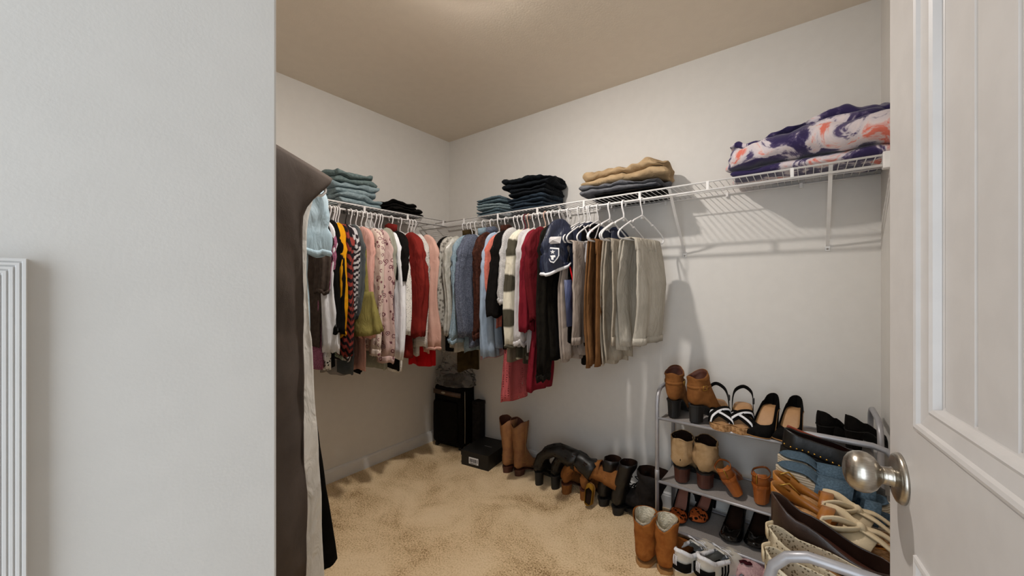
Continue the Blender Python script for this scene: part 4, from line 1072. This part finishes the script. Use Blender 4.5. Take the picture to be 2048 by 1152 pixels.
# --- rack 1 top tier (.602)
TZ = .600
for i, (px, py, ang, lb) in enumerate(((1344, 836, 92, 'left brown suede ankle boot with dark block heel on the top tier'), (1380, 845, 60, 'right brown suede ankle boot with buckled ankle strap on the top tier'))):
    t = shoe_at('ankle_boot', lb, 'boot', px, py, TZ, ang, 'brown suede ankle boots')
    boot(t, .235, .088, .215, .075, M['suede_brown'], M['brown_lining'], M['sole_black'], M['sole_black'], shaftw=.044, seed=57 + i, heel_t=.25, taper=.82, toe='round', vcut=.02, ankle=.038)
    strap(t, [(-.042, .04, .165), (-.020, .004, .163), (.020, .004, .163), (.043, .04, .165), (.043, .075, .168), (.015, .105, .172), (-.015, .105, .172), (-.043, .075, .168), (-.043, .04, .165)], (0, 0, 1), .014, .002, M['suede_brown'], 'ankle_strap')
    v, f = tube([(.047, .03, .155), (.047, .052, .155), (.047, .052, .175), (.047, .03, .175), (.047, .03, .155)], .0018, 6); mk('buckle', v, f, M['gold'], t)
def strap_sandal(lb, px, py, ang):
    """toe pointing to the camera; black elastic straps with a white line, cork sole"""
    t = shoe_at('strap_sandal', lb, 'sandal', px, py, TZ, ang, 'black and white strapped sandals')
    wf = wfun(.09, 'round', .74); zb = bottom(.055, .022)
    sole(t, .235, wf, zb, lambda t: 0.0, M['cork']); insole(t, .235, wf, zb, M['insole_tan'], .98, k=.97, lift=.001, t0=.0)
    def z(y): return zb(y / .235)
    def cross(pts, name):
        strap(t, pts, [(0, .72, -.69)] * 40, .034, .003, M['black'], name, k=5)
        up = [(x, y, zz + .0025) for (x, y, zz) in pts]
        v, f = ribbon([Vector(p) + Vector((0, .006, .0005)) for p in smoothpts(up, 5)], (0, .72, -.69), .009, .002); mk('white_line', v, f, M['purewhite'], t)
    cross([(-.045, .115, z(.115) - .002), (-.035, .13, z(.13) + .035), (0, .150, z(.15) + .044), (.035, .178, z(.175) + .026), (.046, .19, z(.19))], 'front_strap')
    cross([(.045, .125, z(.125) - .002), (.036, .14, z(.14) + .032), (0, .165, z(.165) + .036), (-.034, .195, z(.195) + .020), (-.043, .20, z(.2))], 'front_strap')
    strap(t, [(-.040, .10, z(.1)), (-.040, .075, z(.07) + .035), (-.032, .02, z(.02) + .06), (0, -.010, z(0) + .075), (.032, .02, z(.02) + .06), (.040, .075, z(.07) + .035), (.040, .10, z(.1))], [(0, 0, 1)] * 40, .016, .003, M['black'], 'heel_strap', k=5)
    v, f = boxv(-.046, -.038, .068, .088, z(.07) + .026, z(.07) + .050); mk('buckle', v, f, M['sole_black'], t, smooth=False, bev=.001)
strap_sandal('left black and white strapped cork sandal on the top tier', 1433, 830, -74)
strap_sandal('right black and white strapped cork sandal on the top tier', 1487, 838, -86)
def pump(name, lb, px, py, z, ang, m, ins, L=.235, hl=.075, op=.60, toe='point', toecap=None, group=None, block=False, strapm=None, W=.078, rx=0.0, k=.86):
    t = shoe_at(name, lb, 'shoe', px, py, z, ang, group)
    if rx: t.rotation_euler = (rx, 0, t.rotation_euler[2])
    wf = wfun(W, toe, .68); zb = bottom(hl, .004)
    shell(t, L, wf, zb, m, back=.058, side=.030, vamp=.036, toeh=.022, op=op)
    insole(t, L, wf, zb, ins, .85, k=k); sole(t, L, wf, zb, lambda q: zb(q) - .004, M['sole_tan'] if ins == M['insole_tan'] else M['sole_black'])
    heel(t, L, wf, lambda q: zb(q) - .004, m, .2, .8 if block else .35)
    if toecap:
        rings = []
        for q in [s for s in ST if s >= op + .02]:
            w_ = wf(q) * 1.03 + .0006; b = zb(q); h = .036 + (.022 - .036) * sm((q - .72) / .28) + .002
            rings.append([(w_ * math.copysign(abs(math.cos(a)) ** .55, math.cos(a)), q * L + (.002 if q == 1 else 0), b + h * math.sin(a)) for a in [PI * j / 18 for j in range(19)]])
        v, f = loft(rings, closed=False); mk('toe_cap', v, f, toecap, t, solid=.001, so=1)
    if strapm:
        strap(t, [(-.026, .05, hl + .03), (-.034, .03, hl + .06), (0, -.004, hl + .085), (.034, .03, hl + .06), (.026, .05, hl + .03)], [(0, 0, 1)] * 30, .009, .0025, strapm, 'ankle_strap')
    return t
pump('open_toe_pump', 'left black open-toe pump with tan insole on the top tier', 1549, 851, TZ, -104, M['black'], M['insole_tan'], toe='square', hl=.085, op=.56, group='black open-toe pumps', block=True, W=.088)
pump('open_toe_pump', 'right black open-toe pump with tan insole on the top tier', 1594, 857, TZ, -100, M['black'], M['insole_tan'], toe='square', hl=.085, op=.56, group='black open-toe pumps', block=True, W=.088)
pump('black_pump', 'left plain black heeled shoe at the right end of the top tier', 1640, 888, TZ, 62, M['black2'], M['sole_black'], toe='round', hl=.07, op=.55, group='plain black heeled shoes', block=True, W=.085)
pump('black_pump', 'right plain black heeled shoe at the right end of the top tier', 1694, 898, TZ, 50, M['black2'], M['sole_black'], toe='round', hl=.07, op=.55, group='plain black heeled shoes', block=True, W=.085)
# --- middle tier
MZ = .297
for i, (px, py, ang, lb) in enumerate(((1358, 966, 88, 'left beige suede ankle boot with brown heel on the middle tier'), (1402, 978, 80, 'right beige suede ankle boot with brown heel on the middle tier'))):
    t = shoe_at('suede_ankle_boot', lb, 'boot', px, py, MZ, ang, 'beige suede ankle boots')
    boot(t, .235, .098, .212, .065, M['suede_beige'], M['dk_lining'], M['sole_black'], M['heel_brown'], shaftw=.050, seed=67 + i, heel_t=.28, taper=.86, vcut=.022, ankle=.046, wrinkle=.012)
def tan_sandal(lb, px, py, ang, rot=None):
    t = shoe_at('heeled_sandal', lb, 'sandal', px, py, MZ, ang, 'tan leather heeled sandals')
    if rot: t.rotation_euler = (rot[0], rot[1], t.rotation_euler[2]); t.location.z += rot[2]
    wf = wfun(.086, 'round', .72); zb = bottom(.070, .012)
    sole(t, .225, wf, zb, lambda q: zb(q) - .012, M['tan_leather']); insole(t, .225, wf, zb, M['insole_tan'], .97, k=.95, t0=.0)
    heel(t, .225, wf, lambda q: zb(q) - .012, M['tan_leather'], .30, .74)
    rings = []
    for q in (0, .008, .025, .05, .09, .14, .2, .27, .33):
        w_ = wf(q); b = zb(q); h = .048 * (1 - sm((q - .10) / .26)) + .002
        rings.append([(-w_ * .82, q * .225, b + h), (-w_ * 1.0, q * .225, b + h * .6), (-w_ * 1.02, q * .225, b), (w_ * 1.02, q * .225, b), (w_, q * .225, b + h * .6), (w_ * .82, q * .225, b + h)])
    v, f = loft(rings, closed=False); mk('heel_cup', v, f, M['tan_leather'], t, solid=.002)
    strap(t, [(-.028, .015, .118), (0, -.002, .121), (.028, .015, .118), (.032, .055, .128), (0, .088, .136), (-.032, .055, .128), (-.028, .015, .118)], [(0, 0, 1)] * 40, .008, .0025, M['tan_leather'], 'ankle_strap')
    strap(t, [(-.042, .16, .016), (-.03, .165, .045), (0, .17, .056), (.03, .165, .045), (.042, .16, .016)], [(0, 1, 0)] * 30, .034, .003, M['tan_leather'], 'toe_strap')
    strap(t, [(0, -.004, .128), (0, -.006, .11), (0, -.0035, .09)], (1, 0, 0), .006, .003, M['gold'], 'zip')
tan_sandal('left tan leather block-heeled sandal leaning over on the middle tier', 1478, 1002, 105, (0, math.radians(-28), .012))
tan_sandal('right tan leather block-heeled sandal with zip on the middle tier', 1514, 1010, 74)
pump('black_flat', 'black pointed flat at the right end of the middle tier', 1566, 1020, MZ, 74, M['black2'], M['sole_black'], hl=.02, group=None, W=.08)
# --- bottom tier
BZ = .088
pump('leopard_heel', 'left black heel with leopard print toe on the lowest tier', 1376, 1006, BZ, -92, M['black2'], M['rose'], toecap=M['leo_orange'], group='leopard toe heels', strapm=M['black2'], hl=.09, toe='round', op=.62, W=.076)
pump('leopard_heel', 'right black heel with leopard print toe on the lowest tier', 1432, 1012, BZ, -106, M['black2'], M['rose'], toecap=M['leo_orange'], group='leopard toe heels', strapm=M['black2'], hl=.09, toe='round', op=.62, W=.076)
pump('patent_heel', 'left glossy black patent heel on the lowest tier', 1484, 1040, BZ, -98, M['patent'], M['dk_lining'], group='glossy black patent heels', hl=.08, toe='round', W=.085, op=.66)
pump('patent_heel', 'right glossy black patent heel on the lowest tier', 1534, 1052, BZ, -100, M['patent'], M['dk_lining'], group='glossy black patent heels', hl=.08, toe='round', W=.085, op=.66)

# --- rack 2 top tier: heels at the camera side, toes to the right wall
def r2(name, lb, y, ang=0.0, z=TZ, x=R2X - .01, cat='shoe', group=None, tilt=(0, 0)):
    return thing(name, lb, cat, (x, y, z), math.radians(ang - 90), group, rot=(tilt[0], tilt[1], math.radians(ang - 90)))
for i, (y, lb, dz) in enumerate(((-.665, 'upper black loafer with gold studs stacked on its mate on the foreground rack', .072), (-.69, 'lower black loafer with gold studs under its mate on the foreground rack', .0))):
    t = r2('studded_loafer', lb, y, 8 - 4 * i, group='black studded loafers', z=TZ + dz)
    wf = wfun(.088, 'round', .76); zb = bottom(.018, .010)
    if i == 0: t.rotation_euler = (math.radians(-6), 0, t.rotation_euler[2])
    shell(t, .25, wf, zb, M['black_leather'], back=.058, side=.048, vamp=.055, op=.55); insole(t, .25, wf, zb, M['red_leather'], .8, lift=.008, k=.93)
    sole(t, .25, wf, zb, lambda q: 0, M['sole_black'])
    strap(t, [(-.034, .012, .085), (-.040, .06, .072), (-.042, .12, .062)], (0, 0, 1), .010, .0025, M['red_leather'], 'topline_lining')
    v, f = lathe([(0, .0032), (.0015, .0028), (.003, .0012)], 10); 
    first = None
    for s in (1, -1):
        for k in range(13):
            q_ = .02 + .06 * k; 
            if q_ > .9: break
            if first is None: o = mk('gold_stud', v, f, M['gold'], t); first = o
            else: o = first.copy(); COL.objects.link(o); o.parent = t
            o.location = (s * (wf(q_) * 1.02), q_ * .25, zb(q_) + .010); o.rotation_euler = (0, s * PI / 2, 0)
for i, (y, lb) in enumerate(((-.775, 'far espadrille wedge with blue denim straps on the foreground rack'), (-.862, 'near espadrille wedge with blue denim straps on the foreground rack'))):
    t = r2('espadrille_wedge', lb, y, 4 - 6 * i, cat='sandal', group='denim espadrille wedges')
    wf = wfun(.086, 'round', .82); zb = bottom(.080, .026)
    sole(t, .25, wf, zb, lambda q: 0, M['rope'], k=1.05, name='rope_wedge'); insole(t, .25, wf, zb, M['denim_shoe'], .98, k=1.0, t0=0.0)
    strap(t, [(-.046, .12, .05), (-.042, .125, .085), (0, .13, .100), (.042, .125, .085), (.046, .12, .05)], [(0, 1, 0)] * 30, .075, .003, M['denim_shoe'], 'wide_strap')
    strap(t, [(-.044, .19, .030), (-.034, .195, .055), (0, .20, .066), (.034, .195, .055), (.044, .19, .030)], [(0, 1, 0)] * 30, .04, .003, M['denim_shoe'], 'toe_strap')
    strap(t, [(.047, .03, .085), (.049, .06, .075), (.049, .11, .05), (.047, .15, .035)], (0, 0, 1), .006, .002, M['cream_cloth'], 'edge_stitching')
for i, (y, lb) in enumerate(((-.948, 'far caramel leather wedge with cream knotted bow on the foreground rack'), (-1.02, 'near caramel leather wedge with cream knotted bow on the foreground rack'))):
    t = r2('bow_wedge', lb, y, -2 - 6 * i, cat='sandal', group='caramel wedges with cream bows')
    wf = wfun(.078, 'round', .74); zb = bottom(.040, .016)
    sole(t, .245, wf, zb, lambda q: 0, M['caramel'], name='leather_wedge'); insole(t, .245, wf, zb, M['cork'], .98, k=.97, t0=0)
    strap(t, [(-.032, .12, .045), (-.037, .06, .070), (-.026, .012, .098), (0, -.004, .104), (.026, .012, .098), (.037, .06, .070), (.032, .12, .045)], [(0, 0, 1)] * 40, .028, .003, M['caramel'], 'heel_strap')
    strap(t, [(-.040, .10, .045), (-.034, .105, .080), (0, .11, .094), (.034, .105, .080), (.040, .10, .045)], [(0, 1, 0)] * 30, .026, .003, M['caramel'], 'instep_strap')
    v, f = tube([(-.030, .03, .095), (-.020, .01, .108), (-.034, .028, .112), (-.037, .05, .090)], .0026, 8); mk('buckle', v, f, M['gold'], t)
    for s in (1, -1):
        strap(t, [(s * .040, .15, .025), (s * .034, .155, .050), (s * .012, .165, .064), (0, .17, .066)], [(0, 1, 0)] * 20, .06, .005, M['cream_cloth'], 'cloth_band')
        strap(t, [(0, .165, .072), (s * .022, .13, .088), (s * .038, .10, .080), (s * .040, .12, .070), (s * .02, .155, .074), (0, .168, .072)], [(s * .4, .3, .9)] * 40, .018, .004, M['cream_cloth'], 'bow_loop')
        strap(t, [(0, .165, .074), (s * .018, .20, .068), (s * .026, .235, .045)], [(1, 0, 0)] * 40, .018, .004, M['cream_cloth'], 'bow_end')
    v, f = tube([(-.010, .166, .074), (0, .166, .078), (.010, .166, .074)], .010, 10); mk('knot', v, f, M['cream_cloth'], t)
t = r2('brown_flat', 'dark brown leather pointed flat standing between the caramel wedges and cream flats', -1.10, -10, z=TZ + .002)
wf = wfun(.088, 'point', .70); zb = bottom(.045, .006)
shell(t, .27, wf, zb, M['dk_brown_leather'], back=.075, side=.040, vamp=.045, op=.70); insole(t, .27, wf, zb, M['brown_lining'], .8); sole(t, .27, wf, zb, lambda q: zb(q) - .005, M['sole_black']); heel(t, .27, wf, lambda q: zb(q) - .004, M['sole_black'], .22, .9)
for i, (y, lb) in enumerate(((-1.185, 'far cream perforated flat with glitter toe on the foreground rack'), (-1.275, 'near cream perforated flat with glitter toe at the picture bottom'))):
    t = r2('perforated_flat', lb, y, -8 - 3 * i, group='cream perforated flats')
    wf = wfun(.092, 'round', .76); zb = bottom(.010, .010)
    shell(t, .25, wf, zb, M['perf'], back=.068, side=.046, vamp=.040, op=.62); insole(t, .25, wf, zb, M['sole_tan'], .85, k=.93); sole(t, .25, wf, zb, lambda q: 0, M['sole_tan'])
    strap(t, [(-.022, .004, .080), (0, -.004, .081), (.022, .004, .080)], (0, 0, 1), .022, .003, M['cream_cloth'], 'heel_tab')
    rings = []
    for q in [s for s in ST if s >= .70]:
        w_ = wf(q) * 1.03 + .0006; h = .040 + (.022 - .040) * sm((q - .72) / .28) + .002
        rings.append([(w_ * math.copysign(abs(math.cos(a)) ** .55, math.cos(a)), q * .25 + (.002 if q == 1 else 0), zb(q) + h * math.sin(a)) for a in [PI * j / 18 for j in range(19)]])
    v, f = loft(rings, closed=False); mk('toe_cap', v, f, M['glitter'], t, solid=.001, so=1)

# ------------------------------------------------------------------ suitcase corner
m_('case_cloth', '0f0c0b', '080706', scale=40, rough=.85, bump=.4)
m_('brown_trim', '5b4538', '4c3a2e', scale=20, rough=.5)
st = thing('suitcase', 'black upright fabric suitcase with brown trim band in the corner', 'suitcase', (.185, -.115, 0), math.radians(10))
def rbox(w_, d, z0, z1, r, bulge=0.0):
    rings = []
    for (z, s) in ((z0, .93), (z0 + .008, .98), (z0 + .02, 1), ((z0 + z1) / 2, 1 + bulge), (z1 - .02, 1), (z1 - .008, .975), (z1, .92)):
        ring = []
        for k in range(32):
            a = 2 * PI * k / 32; c, s_ = math.cos(a), math.sin(a)
            ring.append((w_ / 2 * s * math.copysign(abs(c) ** .32, c), d / 2 * s * math.copysign(abs(s_) ** .32, s_), z))
        rings.append(ring)
    return loft(rings, True, True)
v, f = rbox(.275, .185, .02, .47, .02, .015); mk('case_body', v, f, M['case_cloth'], st)
v, f = rbox(.22, .03, .05, .36, .02, .02); o = mk('front_pocket', v, f, M['case_cloth'], st); o.location = (-.01, -.10, 0)
v, f = ribbon([(-.128, -.098, .425), (0, -.104, .42), (.125, -.098, .415)], (0, 0, 1), .034, .004); bnd = mk('trim_band', v, f, M['brown_trim'], st)
v, f = lathe([(-.002, .013), (-.005, .011), (-.006, .002)], 24, 'Y'); o = mk('oval_badge', v, f, M['nickel'], bnd); o.location = (-.03, -.104, .422); o.scale = (1.5, 1, .75)
v, f = tube(smoothpts([(.142, -.066, .44), (.144, -.066, .3), (.143, -.064, .15), (.141, -.064, .05)], 4), .0025, 6); mk('zip', v, f, M['nickel'], st)
for s in (-1, 1):
    v, f = tube([(s * .11 - .008, .07, .018), (s * .11 + .008, .07, .018)], .018, 14); mk('wheel', v, f, M['sole_black'], st)
    v, f = boxv(s * .11 - .012, s * .11 + .012, -.085, -.06, 0, .022); mk('foot', v, f, M['sole_black'], st, smooth=False)
v, f = tube(smoothpts([(-.06, 0, .468), (-.055, 0, .49), (0, 0, .497), (.055, 0, .49), (.06, 0, .468)], 4), .007, 8); mk('carry_handle', v, f, M['sole_black'], st)
# upright dark box behind
db = thing('dark_box', 'narrow dark grey box standing upright right of the suitcase', 'box', (.385, -.055, 0), math.radians(4))
v, f = boxv(-.035, .035, -.035, .035, 0, .335); mk('box_body', v, f, M['charcoal'], db, smooth=False, bev=.002)
v, f = boxv(-.037, .037, -.037, .037, .335, .36); mk('box_lid', v, f, M['charcoal'], db, smooth=False, bev=.002)
# shoe box
A = at(925, 929, 0); B = at(979, 944, 0); ang = math.atan2(B.y - A.y, B.x - A.x)
sbx = thing('shoe_box', 'black shoe box with white barcode label on the carpet in the corner', 'box', ((A.x + B.x) / 2 - .01, (A.y + B.y) / 2, 0), ang)
BW = (B - A).length
v, f = boxv(-BW / 2, BW / 2, 0, .27, 0, .085); mk('box_body', v, f, M['sole_black'], sbx, smooth=False, bev=.001)
v, f = boxv(-BW / 2 - .003, BW / 2 + .003, -.003, .273, .066, .102); mk('box_lid', v, f, M['sole_black'], sbx, smooth=False, bev=.001)
v, f = boxv(-.045, .032, -.0045, -.002, .022, .066); lbp = mk('barcode_label', v, f, M['purewhite'], sbx, smooth=False)
g = G(); x = -.038
for wd in (.003, .006, .002, .004, .008, .003, .002, .006, .003, .009, .003, .005):
    g.box(x, x + wd * .6, -.0055, -.004, .034, .058); x += wd * 1.25
    if x > .024: break
g.box(-.036, .02, -.0055, -.004, .026, .029); g.mk('barcode', M['black'], lbp, smooth=False)
v, f = boxv(-.005, .055, .13, .133, .102, .1024); mk('lid_lettering', v, f, M['ltgrey'], sbx, smooth=False)
# clear plastic bag with grey bundle
pm = bpy.data.materials.new('clear_plastic'); pm.use_nodes = True; nt = pm.node_tree; N = nt.nodes; N.remove(N['Principled BSDF'])
tr = N.new('ShaderNodeBsdfTransparent'); gl = N.new('ShaderNodeBsdfGlossy'); gl.inputs['Roughness'].default_value = .12
df = N.new('ShaderNodeBsdfDiffuse'); df.inputs[0].default_value = (.6, .6, .6, 1)
lw = N.new('ShaderNodeLayerWeight'); lw.inputs[0].default_value = .25
mx = N.new('ShaderNodeMixShader'); mx2 = N.new('ShaderNodeMixShader'); mx2.inputs[0].default_value = .07
nt.links.new(lw.outputs['Fresnel'], mx.inputs[0]); nt.links.new(tr.outputs[0], mx.inputs[1]); nt.links.new(gl.outputs[0], mx.inputs[2])
nt.links.new(mx.outputs[0], mx2.inputs[1]); nt.links.new(df.outputs[0], mx2.inputs[2]); nt.links.new(mx2.outputs[0], N['Material Output'].inputs[0])
pb = thing('plastic_bag', 'crumpled clear plastic bag sagging over the top of the black suitcase', 'bag', (.20, -.12, .475))
rings = []
for i in range(22):
    r = i / 21; R = .165 * (1 - .35 * sm(r * 1.2)) + .01; ring = []
    for k in range(40):
        a = 2 * PI * k / 40; q = 1 + .22 * nz(math.cos(a) * 3, math.sin(a) * 3, r * 5) + .10 * nz(math.cos(a) * 9, math.sin(a) * 9, r * 14)
        ring.append((R * q * math.cos(a) * 1.05, R * .7 * q * math.sin(a), .004 + .26 * r + .02 * nz(math.cos(a) * 3, r * 4, 8)))
    rings.append(ring)
v, f = loft(rings, True, False); v = [(p[0], p[1], max(p[2], .003)) for p in v]; mk('bag_film', v, f, pm, pb, smooth=False)
gb = thing('grey_bundle', 'dark grey soft bundle inside the plastic bag on the suitcase', 'bundle', (.17, -.12, .476))
m_('bundle', '5e5955', '4b4743', scale=60, bump=.6, bscale=120)
for (cx, cy, cz, rx, ry, rz_) in ((-.03, 0, .035, .065, .05, .034), (.06, .0, .045, .05, .045, .042)):
    rings = []
    for i in range(1, 14):
        p_ = PI * i / 14; rings.append([(cx + rx * math.sin(p_) * math.cos(a) * (1 + .25 * nz(a * 1.5, p_ * 2, cx * 9)), cy + ry * math.sin(p_) * math.sin(a), cz - rz_ * math.cos(p_)) for a in [2 * PI * k / 20 for k in range(20)]])
    v, f = loft(rings, True, True); mk('fold', v, f, M['bundle'], gb)
